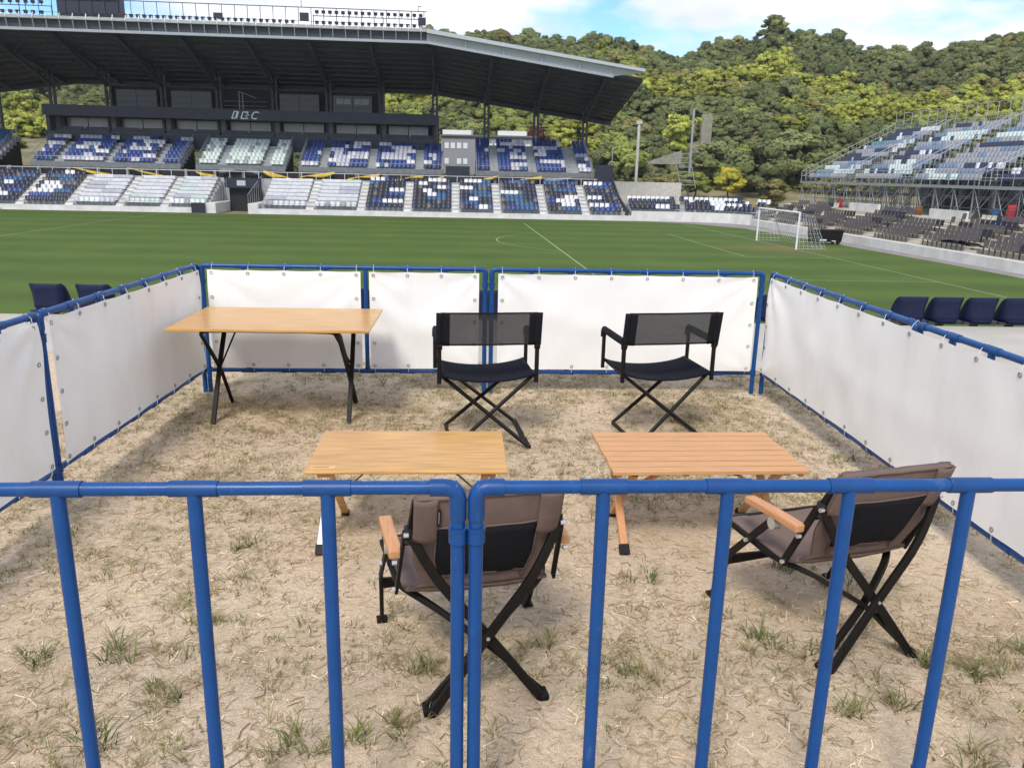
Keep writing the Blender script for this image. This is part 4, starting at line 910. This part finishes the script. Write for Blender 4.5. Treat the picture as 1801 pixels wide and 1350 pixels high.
def panel(p, ang, lab, HB=HB):
    r_ = tag(empty('fence_panel', (p[0], p[1], 0), ang), lab, 'fence panel', 'blue pipe fence panels round the seating area')
    link('top_rail', rail_me, r_, (0, 0, HR)); link('bottom_rail', rail_me, r_, (0, 0, HB))
    for k in (0, 1):
        x = PL*k; link('post', post_me, r_, (x, 0, 0)); link('elbow', elb if k == 0 else elb2, r_, (x, 0, HR)); link('collar', col_me, r_, (x, 0, HR-.115)); link('collar', col_me, r_, (x, 0, HB))
    for k in range(1, NB):
        x = PL*k/NB+(.02 if k >= 5 and 'front right' in lab else 0); link('baluster', bal_me if HB > .15 else bal_low, r_, (x, 0, 0)); link('tee_fitting', tee_me, r_, (x, 0, HR)); link('tee_fitting', teeb_me, r_, (x, 0, HB-.002))
    return r_
ey = Vector
BLc = Vector((-2.206, 5.628)); ub = Vector((math.cos(.0687), math.sin(.0687))); fB = .0687
BCc = BLc+ub*2.048; BRc = BCc+ub*2.024
P_BL = panel(BLc, fB, 'back left blue pipe fence panel behind the tall table')
P_BR = panel(BCc, fB, 'back right blue pipe fence panel behind the two black chairs')
lv = Vector((math.sin(.0264), -math.cos(.0264))); rv = Vector((math.sin(.0439), -math.cos(.0439)))
aL = math.atan2(lv.y, lv.x); aR = math.atan2(rv.y, rv.x)
Lp = BLc+Vector((-.034, -.01)); Rp = BRc+Vector((.048, -.01))
P_L1 = panel(Lp, aL, 'left side blue pipe fence panel beside the tall table'); P_L2 = panel(Lp+lv*(PL+.036), aL, 'nearest left side blue pipe fence panel cut by the photo edge')
P_R1 = panel(Rp, aR, 'right side blue pipe fence panel next to the back right corner'); P_R2 = panel(Rp+rv*(PL+.036), aR, 'near right side blue pipe fence panel beside the brown chair')
uf = Vector((math.cos(.0722), math.sin(.0722))); Fc = Vector((-.097, 1.651))
P_F1 = panel(Fc-uf*(PL+.0175), .0722, 'front left blue pipe fence panel of open bars nearest the camera', .11); P_F2 = panel(Fc+uf*.0235, .0722, 'front right blue pipe fence panel of open bars nearest the camera', .11)

# white vinyl sheets with eyelets
def ring_mesh():
    r_ = MB(); n, k = 12, 6; vv = []; ff = []
    for i in range(n):
        a = 6.2832*i/n
        for j in range(k): t = 6.2832*j/k; rr_ = .0095+.0024*math.cos(t); vv.append((rr_*math.cos(a), .002*math.sin(t), rr_*math.sin(a)))
    ff = [(i*k+j, ((i+1) % n)*k+j, ((i+1) % n)*k+(j+1) % k, i*k+(j+1) % k) for i in range(n) for j in range(k)]
    return r_.add(vv, ff).mesh('eyelet', M['steel'], 60)
ring = ring_mesh()
def sheet(p, ang, x0, x1, side, lab, seed, z0=.188, z1=.896):
    r_ = tag(empty('vinyl_sheet', (p[0], p[1], 0), ang), lab, 'sheet', 'white vinyl sheets laced to the fence')
    w_, h_ = x1-x0, z1-z0; rs_ = random.Random(seed); off = side*.031
    cf = [(cx_, cz_, rs_.uniform(.5, 1.1), rs_.uniform(0, 6), rs_.randint(5, 8)) for cx_ in (0, 1) for cz_ in (0, 1)]
    nt_ = max(3, round(w_/.29)); xs = [x0+.03+(w_-.06)*k/nt_ for k in range(nt_+1)]
    def fn(u, v):
        x, z = x0+w_*u, z0+h_*v; dsp = .008*mn.noise((x*2.2+seed, z*2.2, seed))+.012*mn.noise((x*.9+seed, z*.9, seed*2))+.006*mn.noise(((x+z)*3.1+seed, (x-z)*1.1, seed))+.006*mn.noise(((x-z)*3.3+seed, (x+z)*1.0, seed+5))
        for cx_, cz_, am, ph, fr in cf:
            dx, dz = (u-cx_)*w_, (v-cz_)*h_; rr_ = math.hypot(dx, dz)+.02; th = math.atan2(abs(dz), abs(dx))
            if cz_ == 1: dsp += .011*am*min(1, rr_/.12)*math.exp(-rr_/.34)*math.sin(th*fr*1.6+ph)
            else: dsp += .006*am*min(1, rr_/.12)*math.exp(-rr_/.3)*math.sin(th*fr+ph)
        # sagging swag between the upper corners
        dsp += .010*math.exp(-((v-(.80-1.2*(u-.5)**2*-1*0-.38*(1-(2*u-1)**2))) / .13)**2)*(1 if w_ < 1.6 else .4)
        dsp = dsp if dsp > -.004 else -.004-.007*math.tanh((-.004-dsp)/.007)
        sc = .0035*abs(math.sin(math.pi*(u*w_-.03)/((w_-.06)/nt_)))
        z = z-(sc if v > .99 else (-sc*.6 if v < .01 else 0))
        return (x, off+side*dsp, z)
    b_ = MB(); b_.grid(fn, max(24, int(w_/.025)), 30)
    b_.build('sheet', M['vinyl'], r_, smooth=80)
    tie = MB()
    zs = [z0+.03+(h_-.06)*k/4 for k in range(5)]
    pts_ = [(x, z1-.024, 1) for x in xs]+[(x, z0+.024, -1) for x in xs]+[(x0+.03, z, 0) for z in zs[1:-1]]+[(x1-.03, z, 0) for z in zs[1:-1]]
    for x, z, k in pts_:
        u, v = (x-x0)/w_, (z-z0)/h_; y = fn(u, min(.98, max(.02, v)))[1]+side*.0025
        link('eyelet', ring, r_, (x, y, z))
        if k == 1: tie.tube([(x, y, z+.004), (x, side*.021, HR-.002), (x, 0, HR+.0205), (x, -side*.021, HR), (x, off*.6, z)], .0016, 4)
        if k == -1: tie.tube([(x, y, z-.004), (x, side*.021, HB), (x, 0, HB-.0205), (x, -side*.021, HB)], .0016, 4)
    tie.build('ties', M['cord'], r_)['kind'] = 'stuff'
    return r_
sheet(BLc, fB, .045, 1.112, -1, 'white vinyl sheet behind the tall bamboo table', 1)
sheet(BLc, fB, 1.172, 1.955, -1, 'narrow white vinyl sheet between the tall table and the left black chair', 2)
sheet(BCc, fB, .045, 1.955, -1, 'wide white vinyl sheet behind the right black chair', 3)
sheet(Lp, aL, .05, 1.984, 1, 'white vinyl sheet on the left fence beside the tall table', 4)
sheet(Lp+lv*(PL+.036), aL, .034, 1.95, 1, 'white vinyl sheet at the left edge of the photo', 5)
sheet(Rp, aR, .045, 3.98, -1, 'long white vinyl sheet along the right fence', 6)

# ------------------------------------------------------------------ tables
def yawed(name, x, y, deg): return empty(name, (x, y, 0), R(deg))
T1 = tag(yawed('tall_table', -1.49, 5.075, 3.4), 'tall bamboo folding table with black crossed legs in the back left corner', 'table')
MB().box((0, 0, .651), (1.2, .79, .018)).build('tabletop', M['bamboo'], T1, smooth=0, bevel=.003)
for sg in (-1, 1):
    MB().bar([(sg*.43, -.19, .0), (sg*.43, .05, .36), (sg*.425, .24, .635)], .02, .029, (1, 0, 0)).build('leg', M['black'], T1, smooth=0, bevel=.003)
    bx_ = .435 if sg < 0 else .40; MB().bar(rounded([(sg*(bx_+.01), .31, .0), (sg*bx_, .07, .30), (sg*bx_, -.30, .63), (sg*(bx_-.16), -.31, .634)], .06), .022, .026, (.3*sg, 1, 0)).build('leg', M['black'], T1, smooth=0)
    MB().tube([(sg*.425, .06, .335), (sg*.275, .02, .64)], .006, 8).build('brace', M['black'], T1)
    MB().box((sg*.36, 0, .634), (.05, .62, .014)).build('top_batten', M['black'], T1, smooth=0)
MB().tube([(-.30, -.31, .632), (.30, -.31, .632)], .010, 8).build('cross_tube', M['black'], T1)

T2 = tag(yawed('low_table', -.4435, 3.343, 3.7), 'low table with plain bamboo board top in front of the left black chair', 'table', 'low tables in the middle')
MB().box((0, 0, .394), (.838, .535, .014)).build('tabletop', M['bamboo'], T2, smooth=0, bevel=.005)
MB().box((0, 0, .380), (.80, .05, .012)).build('top_batten', M['bamboo'], T2, smooth=0)
for sg in (-1, 1):
    MB().bar([(sg*.378, -.19, .03), (sg*.366, .21, .38)], .018, .028, (1, 0, 0)).build('leg', M['alu'], T2, smooth=0, bevel=.003)
    MB().bar([(sg*.325, .19, .02), (sg*.325, -.21, .38)], .018, .032, (1, 0, 0)).build('leg', M['bamboo'], T2, smooth=0, bevel=.003)
    MB().bar([(sg*.378, -.212, .0), (sg*.378, -.185, .034)], .024, .036, (1, 0, 0)).build('foot_cap', M['black'], T2, smooth=0)
    MB().bar([(sg*.325, .205, .0), (sg*.325, .185, .026)], .024, .036, (1, 0, 0)).build('foot_cap', M['black'], T2, smooth=0)
    MB().bar([(sg*.31, -.02, .20), (sg*.12, -.05, .384)], .004, .02, (0, 1, 0)).build('strap', M['bronze'], T2, smooth=0)
    for y in (-.2, .2): MB().box((sg*.34, y, .372), (.06, .05, .028)).build('leg_bracket', M['slatwood'], T2, smooth=0)
b = MB().box((-.345, -.222, .4017), (.10, .028, .0012)); b.build('paper_label', M['label'], T2, smooth=0)
b = MB().box((-.355, -.222, .4026), (.066, .010, .0005)); b.build('label_print', mat('print', (.30, .18, .08), .8), T2, smooth=0)

T3 = tag(yawed('low_table', .8345, 3.424, 4.7), 'low table with slatted wooden top in front of the right black chair', 'table', 'low tables in the middle')
nsl = 8; swd = .535/nsl
for k in range(nsl): MB().box((0, -.535/2+swd*(k+.5), .391), (.85+.004*math.sin(k*2.1), swd-.0115, .018)).build('slat', M['slatwood'], T3, smooth=0, bevel=.003).location.z = .0006*math.sin(k*3.7)
for x in (-.33, -.11, .11, .33): MB().box((x, 0, .378), (.025, .50, .007)).build('webbing', M['blackfab'], T3, smooth=0)
for sg in (-1, 1):
    MB().bar([(sg*.345, -.2, .03), (sg*.345, .21, .375)], .022, .034, (1, 0, 0)).build('leg', M['armwood'] if sg < 0 else M['slatwood'], T3, smooth=0, bevel=.003)
    MB().bar([(sg*.318, .18, .02), (sg*.318, -.21, .375)], .022, .034, (1, 0, 0)).build('leg', M['slatwood'], T3, smooth=0, bevel=.003)
    MB().bar([(sg*.345, -.218, .0), (sg*.345, -.192, .034)], .03, .042, (1, 0, 0)).build('foot_cap', M['black'], T3, smooth=0)
    MB().bar([(sg*.318, .198, .0), (sg*.318, .176, .026)], .03, .042, (1, 0, 0)).build('foot_cap', M['black'], T3, smooth=0)
    MB().bar([(sg*.30, -.02, .22), (sg*.10, -.1, .372)], .014, .022, (0, 1, 0)).build('strut', M['armwood'], T3, smooth=0)
    MB().box((sg*.395, 0, .374), (.02, .50, .014)).build('end_rail', M['slatwood'], T3, smooth=0)

# ------------------------------------------------------------------ black folding arm chairs (face the pitch, local +y)
def black_chair(x, y, deg, lab):
    r_ = tag(yawed('folding_chair', x, y, deg), lab, 'chair', 'black folding arm chairs by the back fence')
    w_ = .296
    for s in (-1, 1):
        MB().tube([(s*w_, -.19, .365), (s*w_, -.19, .595)], .0135, 12).build('rear_post', M['black'], r_)
        MB().tube([(s*w_, .19, .37), (s*w_, .19, .60)], .0125, 12).build('front_post', M['black'], r_)
        MB().tube([(s*w_, -.19, .575), (s*w_, -.19, .612)], .019, 12).tube([(s*(w_-.012), -.205, .60), (s*(w_+.012), -.205, .60)], .014, 10).build('hinge', M['black'], r_)
        MB().tube([(s*(w_-.008), -.195, .60), (s*(w_-.008), -.228, .795)], .012, 10).build('back_tube', M['black'], r_)
        MB().sweep(rounded([(s*w_, .205, .575), (s*w_, .205, .625), (s*w_, -.17, .615)], .035, 6), [(.024*math.cos(a)*1.0, .017*math.sin(a)) for a in np.linspace(0, 6.2832, 12, False)], (1, 0, 0)).build('armrest', M['blackfab'], r_)
        MB().tube([(s*(w_-.02), -.20, .405), (s*(w_-.02), .20, .418)], .011, 10).build('seat_rail', M['black'], r_)
        # the wide sleeve at each end of the backrest
        MB().grid(lambda u, v, s=s: (s*(w_+.016-.075*u), -.192-.036*v-.016*math.sin(min(1, u*2.4)*3.1416)*(1 if u < .42 else 0)-.006+.004*math.sin(u*5), .600+.202*v), 10, 8).build('back_sleeve', M['blackfab'], r_, smooth=60, solid=.012)
    MB().grid(lambda u, v: ((u-.5)*2*(w_-.055), -.200-.036*v+.010*(1-(2*u-1)**2)-.004, .605+.193*v-.004*(1-(2*u-1)**2)), 16, 6).build('mesh_back', M['mesh'], r_, smooth=60)
    MB().bar([(-w_+.05, -.232, .798), (0, -.226, .7955), (w_-.05, -.232, .798)], .008, .009).bar([(-w_+.05, -.198, .604), (0, -.190, .600), (w_-.05, -.198, .604)], .008, .009).build('back_hem', M['blackfab'], r_, smooth=0)
    MB().grid(lambda u, v: ((u-.5)*2*(w_-.012), -.205+.41*v, .418+.010*v-.045*(1-(2*u-1)**2)**.8-.012*math.sin(v*3.1416)*(1-(2*u-1)**2)), 20, 12).build('seat', M['navyfab'], r_, smooth=70, solid=.008)
    t = w_-.02
    # one round tube frame standing on the left, rising to the right rail
    MB().tube(rounded([(t, -.17, .402), (-.20, -.345, .035), (-.235, -.34, .013), (-.235, .11, .013), (-.20, .12, .035), (t, .17, .412)], .07, 6), .0122, 10).build('round_frame', M['black'], r_)
    MB().bar(rounded([(-t, -.155, .402), (.215, -.372, .022), (.235, -.37, .011)], .03, 4), .014, .029, (0, 1, .3)).bar(rounded([(-t, .155, .412), (.215, .12, .022), (.235, .12, .011)], .03, 4), .014, .029, (0, 1, .3)).build('flat_legs', M['black'], r_, smooth=0)
    MB().tube([(.232, -.372, .012), (.232, .12, .012)], .0095, 8).tube([(.205, -.345, .03), (.205, .11, .03)], .0085, 8).build('foot_bar', M['black'], r_)
    return r_
black_chair(-.176, 4.86, 9.5, 'black folding arm chair with mesh back, left one by the back fence')
black_chair(.925, 5.0, 12.5, 'black folding arm chair with mesh back, right one before the wide white sheet')

# ------------------------------------------------------------------ brown canvas low chairs (face the pitch)
def low_chair(x, y, deg, lab, with_tag):
    r_ = tag(yawed('low_chair', x, y, deg), lab, 'chair', 'brown canvas low chairs nearest the camera')
    FR = .54
    # fabric profile: front edge -> seat -> bottom of the back -> top
    prof = [(.50, .352), (.41, .345), (.30, .334), (.21, .322), (.155, .325), (.122, .352), (.105, .395), (.078, .465), (.042, .55), (.016, .605), (-.008, .665), (-.020, .705)]
    pf = rounded([(0, a, b_) for a, b_ in prof], .05, 2); L_ = [0]
    for p, q in zip(pf, pf[1:]): L_.append(L_[-1]+(q-p).length)
    def at_l(t):
        t *= L_[-1]; i = max(0, min(len(pf)-2, int(np.searchsorted(L_, t)-1))); k = (t-L_[i])/max(1e-6, L_[i+1]-L_[i]); return pf[i].lerp(pf[i+1], k)
    def half(t): return .272-.05*min(1, t/.5) if t < .5 else (.178+.036*min(1, (t-.5)/.18)+.006*(t-.5)/.5 if t > .52 else .222-.044*(t-.5)/.02)
    def nrm_(t):
        a, c = at_l(max(0, t-.02)), at_l(min(1, t+.02)); d_ = (c-a).normalized(); return Vector((0, d_.z, -d_.y)) # points up/forward side
    def fab(u, t, o=0):
        p = at_l(t); n = nrm_(t); x = (u-.5)*2
        sag = -.026*(1-x*x)*math.sin(min(1, t/.55)*3.1416) if t < .55 else -.018*(1-x*x)*math.sin((t-.55)/.45*3.1416)
        wr = .003*mn.noise((x*3+deg, t*9, 3)) + .0015*mn.noise((x*9, t*20, 5+deg))
        q = p - n*(-(sag+wr)) if False else p + n*(-abs(sag)*-1*(-1) + wr) - n*o
        return (x*half(t), q.y, q.z)
    MB().grid(lambda u, v: fab(u, v*.50), 24, 24).build('seat', M['brown'], r_, smooth=75, solid=.010)
    MB().grid(lambda u, v: fab(u, .50+v*.5), 24, 26).build('backrest', M['brown'], r_, smooth=75, solid=.010)
    # black pocket on the outside of the back, seams and sleeves
    MB().grid(lambda u, v: fab(.155+.69*u, .575+v*.285-.012*(u-.5), .0085+.004*math.sin(u*3.14)*math.sin(v*3.14)+.003*mn.noise((u*3, v*2, deg))), 16, 10).build('back_pocket', M['blackfab'], r_, smooth=70, solid=.003)
    for u0 in (.15, .85): MB().grid(lambda u, v, u0=u0: fab(u0+.014*(u-.5), .53+v*.47, .0078), 2, 20).build('seam', M['brown'], r_, smooth=70, solid=.004)
    for t0 in (.572, .862): MB().grid(lambda u, v, t0=t0: fab(.15+.70*u, t0+.008*v, .0082), 14, 2).build('hem', M['brown'], r_, smooth=70, solid=.004)
    for s in (-1, 1):
        # padded sleeve over the upper end of each back post
        u0 = .0 if s < 0 else .845
        MB().grid(lambda u, v, u0=u0: fab(u0+.155*u, .80+.202*v, .009+.010*math.sin(u*3.14)), 8, 10).build('post_sleeve', M['brown'], r_, smooth=70, solid=.006)
        MB().grid(lambda u, v, u0=u0: fab(u0+.155*u, .80+.202*v, -.012-.008*math.sin(u*3.14)), 8, 10).build('post_sleeve', M['brown'], r_, smooth=70, solid=.006)
    MB().grid(lambda u, v: fab(.02+.96*u, .992+.012*v, -.004+.0*u), 20, 2).build('top_hem', M['brown'], r_, smooth=70, solid=.026)
    if with_tag: MB().grid(lambda u, v: fab(.152+.022*u, .885+.075*v, .0125), 2, 4).build('side_tag', M['blackfab'], r_, smooth=0, solid=.002); MB().grid(lambda u, v: fab(.159+.007*u, .895+.055*v, .0142), 1, 3).build('tag_print', M['steel'], r_, smooth=0)
    for s in (-1, 1):
        hx = .226
        MB().bar([(s*hx, .070, .53), (s*(hx-.014), -.012, .695)], .018, .022, (1, 0, 0)).build('back_post', M['black'], r_, smooth=0)
        MB().tube([(s*hx, .045, .545), (s*hx, .043, .595)], .016, 8).build('post_end', M['darker'], r_)
        # long crossing rear leg with a slight bend
        o = -.009*(s+1)
        MB().bar(rounded([(s*(hx+.004), .038+o*.2, .582), (s*.152, .020+o, .428), (0, .004+o, .240), (-s*.180, -.022+o*.6, .0)], .12, 4), .028, .016, (0, 1, 0)).build('rear_leg', M['black'], r_, smooth=0, bevel=.002)
        MB().bar(rounded([(s*.270, .485, .343), (s*.240, .22, .310), (s*.155, .135, .285), (0, .036+.008*s, .195), (-s*.188, .004, .012)], .05, 4), .024, .016, (0, .3, 1)).build('side_bar', M['black'], r_, smooth=0, bevel=.002)
        MB().box((-s*.182, -.01, .012), (.03, .05, .024)).build('foot_cap', M['black'], r_, smooth=0, bevel=.004)
        MB().bar([(s*.283, .432, .242), (s*.275, .535, .006)], .024, .014, (1, 0, 0)).build('front_leg', M['black'], r_, smooth=0, bevel=.002)
        MB().box((s*.275, .538, .006), (.038, .04, .010)).build('front_foot', M['black'], r_, smooth=0)
        MB().bar([(s*.286, .44, .225), (s*.275, .225, .455)], .026, .010, (1, 0, 0)).build('arm_strut', M['black'], r_, smooth=0, bevel=.002)
        MB().bar([(s*.256, .165, .322), (s*.240, .045, .575)], .026, .010, (1, 0, 0)).build('rear_strut', M['black'], r_, smooth=0, bevel=.002)
        MB().sweep(rounded([(s*.270, .368, .478), (s*.268, .22, .488), (s*.262, .082, .488)], .05, 4), [(-.021, -.014), (.021, -.014), (.021, .014), (-.021, .014)], (0, 0, 1)).build('arm', M['armwood'], r_, smooth=0, bevel=.006)
        MB().tube([(s*.258, .21, .455), (s*.286, .21, .455)], .022, 12).build('arm_bracket', M['alu'], r_)
        for px_, py_, pz_ in ((.290, .44, .23), (.288, .335, .335), (.262, .155, .335), (.266, .085, .462), (.236, .028, .575)):
            MB().tube([(s*(px_-.006), py_, pz_), (s*(px_+.008), py_, pz_)], .0075, 10).build('rivet', M['alu'], r_)
    for s in (-1, 1): MB().bar([(s*.28, .45, .21), (-s*.28, .45, .19)], .018, .012, (0, 1, 0)).build('front_stretcher', M['black'], r_, smooth=0)
    MB().tube([(-.272, .492, .346), (.272, .492, .346)], .012, 10).build('front_tube', M['black'], r_)
    MB().tube([(0, -.026, .238), (0, -.012, .238)], .006, 8, upv=(0, 0, 1)).build('pivot', M['alu'], r_)
    return r_
low_chair(-.06, 2.15, 14, 'brown canvas low chair with black back pocket behind the front fence posts', True)
low_chair(1.235, 2.415, 17.5, 'brown canvas low chair turned left at the right fence', False)

# ------------------------------------------------------------------ dry grass, weeds and straw on the sand
def scatter(n, ok):
    out = []
    while len(out) < n:
        x, y = rng.uniform(-3.0, 3.2), .75+5.9*rng.random()**.8
        if abs(x) > .62*y+.5: continue
        if ok(x, y): out.append((x, y))
    return np.array(out)
def blades(name, roots, per, hgt, wid, spread, cols_, lean, lab, seed):
    g = np.random.default_rng(seed); n = len(roots)*per
    ri = np.repeat(np.arange(len(roots)), per); sc_ = np.repeat(g.uniform(.6, 1.4, len(roots)), per)
    a = g.uniform(0, 6.2832, n); rr_ = g.uniform(0, spread, n)*sc_
    bx = roots[ri, 0]+rr_*np.cos(a); by = roots[ri, 1]+rr_*np.sin(a); bz = np.array([sandz(x, y) for x, y in roots])[ri]-.002
    a2 = a+g.normal(0, .6, n); h = hgt*sc_*g.uniform(.4, 1.2, n); ln_ = h*g.uniform(lean[0], lean[1], n)
    wd = wid*g.uniform(.6, 1.3, n); px_, py_ = -np.sin(a2), np.cos(a2); dx, dy = np.cos(a2), np.sin(a2)
    rows = []
    for t, wf in ((0, 1), (.38, .85), (.72, .55), (1, .06)):
        ox = ln_*t**1.7; z = h*(t-.30*t*t*np.clip(ln_/np.maximum(h, 1e-6), 0, 2)*.8)
        for sg in (-1, 1): rows.append(np.stack([bx+dx*ox+sg*px_*wd*wf, by+dy*ox+sg*py_*wd*wf, bz+z], 1))
    V = np.stack(rows, 1).reshape(-1, 3); base = (np.arange(n)*8)[:, None, None]
    F = (base+np.array([[0, 1, 3, 2], [2, 3, 5, 4], [4, 5, 7, 6]])[None]).reshape(-1, 4)
    C_ = np.array(cols_)[g.integers(0, len(cols_), len(roots))][ri]*g.uniform(.7, 1.3, (n, 1))
    mixd = g.random(n) < .22; C_[mixd] = np.array((.36, .29, .16))*g.uniform(.7, 1.2, (mixd.sum(), 1))
    o = link(name, np_mesh(name, V, F, M['blade'], color=np.repeat(C_, 8, 0), smooth=True)); o['kind'] = 'stuff'; o['label'] = lab; o['category'] = 'grass'
DRY = [(.36, .29, .13), (.27, .23, .10), (.42, .33, .17), (.24, .21, .09), (.33, .28, .14)]
GRN = [(.17, .19, .055), (.22, .215, .08), (.12, .155, .045), (.27, .24, .10)]
dens = lambda x, y: mn.noise((x*1.1, y*1.1, 60))+.4*mn.noise((x*3, y*3, 61))
blades('dry_grass', scatter(4600, lambda x, y: dens(x, y)+rng.normal(0, .35)+.12*(y-3.3) > .05), 11, .034, .0015, .034, DRY, (.6, 2.4), 'sparse dry grass tufts over the sandy ground', 1)
blades('weeds', scatter(1300, lambda x, y: dens(x, y)+rng.normal(0, .4) > .1), 12, .033, .0018, .030, GRN, (.4, 1.6), 'small green weeds scattered over the sandy ground', 2)
def gp(px, py):
    d_ = fw+rt*((px-900.5)/F_PX)-up*((py-675)/F_PX); t = -CAM_H/d_.z; return (d_.x*t, d_.y*t)
big = [(1095, 1185), (275, 1215), (690, 1268), (1500, 1255), (1730, 1190), (60, 1165), (200, 1160), (960, 1140), (1480, 1040), (1790, 1150), (500, 1330), (1330, 1130), (1600, 940), (1490, 810), (1550, 800), (1720, 1330), (610, 1310), (170, 1300), (1575, 1250), (350, 1100), (430, 965), (1370, 1000), (1110, 1010), (720, 1180), (1640, 1170)]
blades('green_tufts', np.array([gp(*p) for p in big for _ in range(4)])+rng.normal(0, .035, (len(big)*4, 2)), 17, .056, .0024, .030, GRN, (.4, 1.5), 'larger green grass tufts on the sand', 3)
# straw litter
g = rng; n = 31000; pts_ = scatter(n, lambda x, y: dens(x, y)+rng.normal(0, .8) > -.35); a = g.uniform(0, 6.2832, n); ln_ = g.gamma(3, .0105, n)+.010; wd = g.uniform(.0008, .0023, n); cv = g.normal(0, .7, n)
z0 = np.array([sandz(x, y) for x, y in pts_])+.001; rows = []
for t in (-1, 0, 1):
    aa = a+cv*t*.5; cx_ = pts_[:, 0]+np.cos(aa)*ln_*t*.5-np.sin(a)*cv*ln_*.2*(t*t); cy_ = pts_[:, 1]+np.sin(aa)*ln_*t*.5+np.cos(a)*cv*ln_*.2*(t*t)
    for sg in (-1, 1): rows.append(np.stack([cx_-np.sin(aa)*wd*sg, cy_+np.cos(aa)*wd*sg, z0+.004*g.random(n)*(t != 0)+.0015], 1))
V = np.stack(rows, 1).reshape(-1, 3); F = ((np.arange(n)*6)[:, None, None]+np.array([[0, 1, 3, 2], [2, 3, 5, 4]])[None]).reshape(-1, 4)
pal = np.array([(.62, .49, .31), (.50, .38, .23), (.40, .29, .17), (.78, .66, .50), (.40, .34, .17), (.26, .18, .11), (.60, .42, .28), (.80, .68, .50)])
o = link('straw_litter', np_mesh('straw_litter', V, F, M['blade'], color=np.repeat(pal[g.integers(0, len(pal), n)]*g.uniform(.8, 1.2, (n, 1)), 6, 0))); o['kind'] = 'stuff'; o['label'] = 'dry straw bits littered on the sandy ground'; o['category'] = 'straw'
# small stones
n = 4000; pts_ = scatter(n, lambda x, y: True); oc = np.array([(1, 0, 0), (0, 1, 0), (-1, 0, 0), (0, -1, 0), (0, 0, .7), (0, 0, -.5)]); of = [(0, 1, 4), (1, 2, 4), (2, 3, 4), (3, 0, 4), (1, 0, 5), (2, 1, 5), (3, 2, 5), (0, 3, 5)]
V, F = tiles(oc, of, np.column_stack([pts_, [sandz(x, y)+.0005 for x, y in pts_]]), g.uniform(0, 6, n), g.gamma(2.2, .0011, n)+.001)
o = link('pebbles', np_mesh('pebbles', V, F, M['blade'], color=np.repeat(np.array([(.48, .42, .34), (.36, .31, .25), (.6, .55, .48), (.28, .24, .2)])[g.integers(0, 4, n)], 6, 0))); o['kind'] = 'stuff'; o['label'] = 'small pale pebbles strewn on the sandy ground'; o['category'] = 'pebbles'

# ------------------------------------------------------------------ thin summer haze over the valley
hz = MB().span((-705, -705, -4.7), (705, 705, 75)).mesh('haze', [], 0)
hm_ = bpy.data.materials.new('haze_air'); hm_.use_nodes = True; t = hm_.node_tree; t.nodes.clear()
pv_ = t.nodes.new('ShaderNodeVolumePrincipled'); pv_.inputs['Density'].default_value = .00018; pv_.inputs['Color'].default_value = (.93, .95, 1, 1); pv_.inputs['Anisotropy'].default_value = .2
om_ = t.nodes.new('ShaderNodeOutputMaterial'); t.links.new(pv_.outputs[0], om_.inputs['Volume'])
hz.materials.append(hm_); o = link('haze', hz); o['kind'] = 'stuff'; o['label'] = 'thin pale haze in the air in front of the wooded hill'; o['category'] = 'haze'
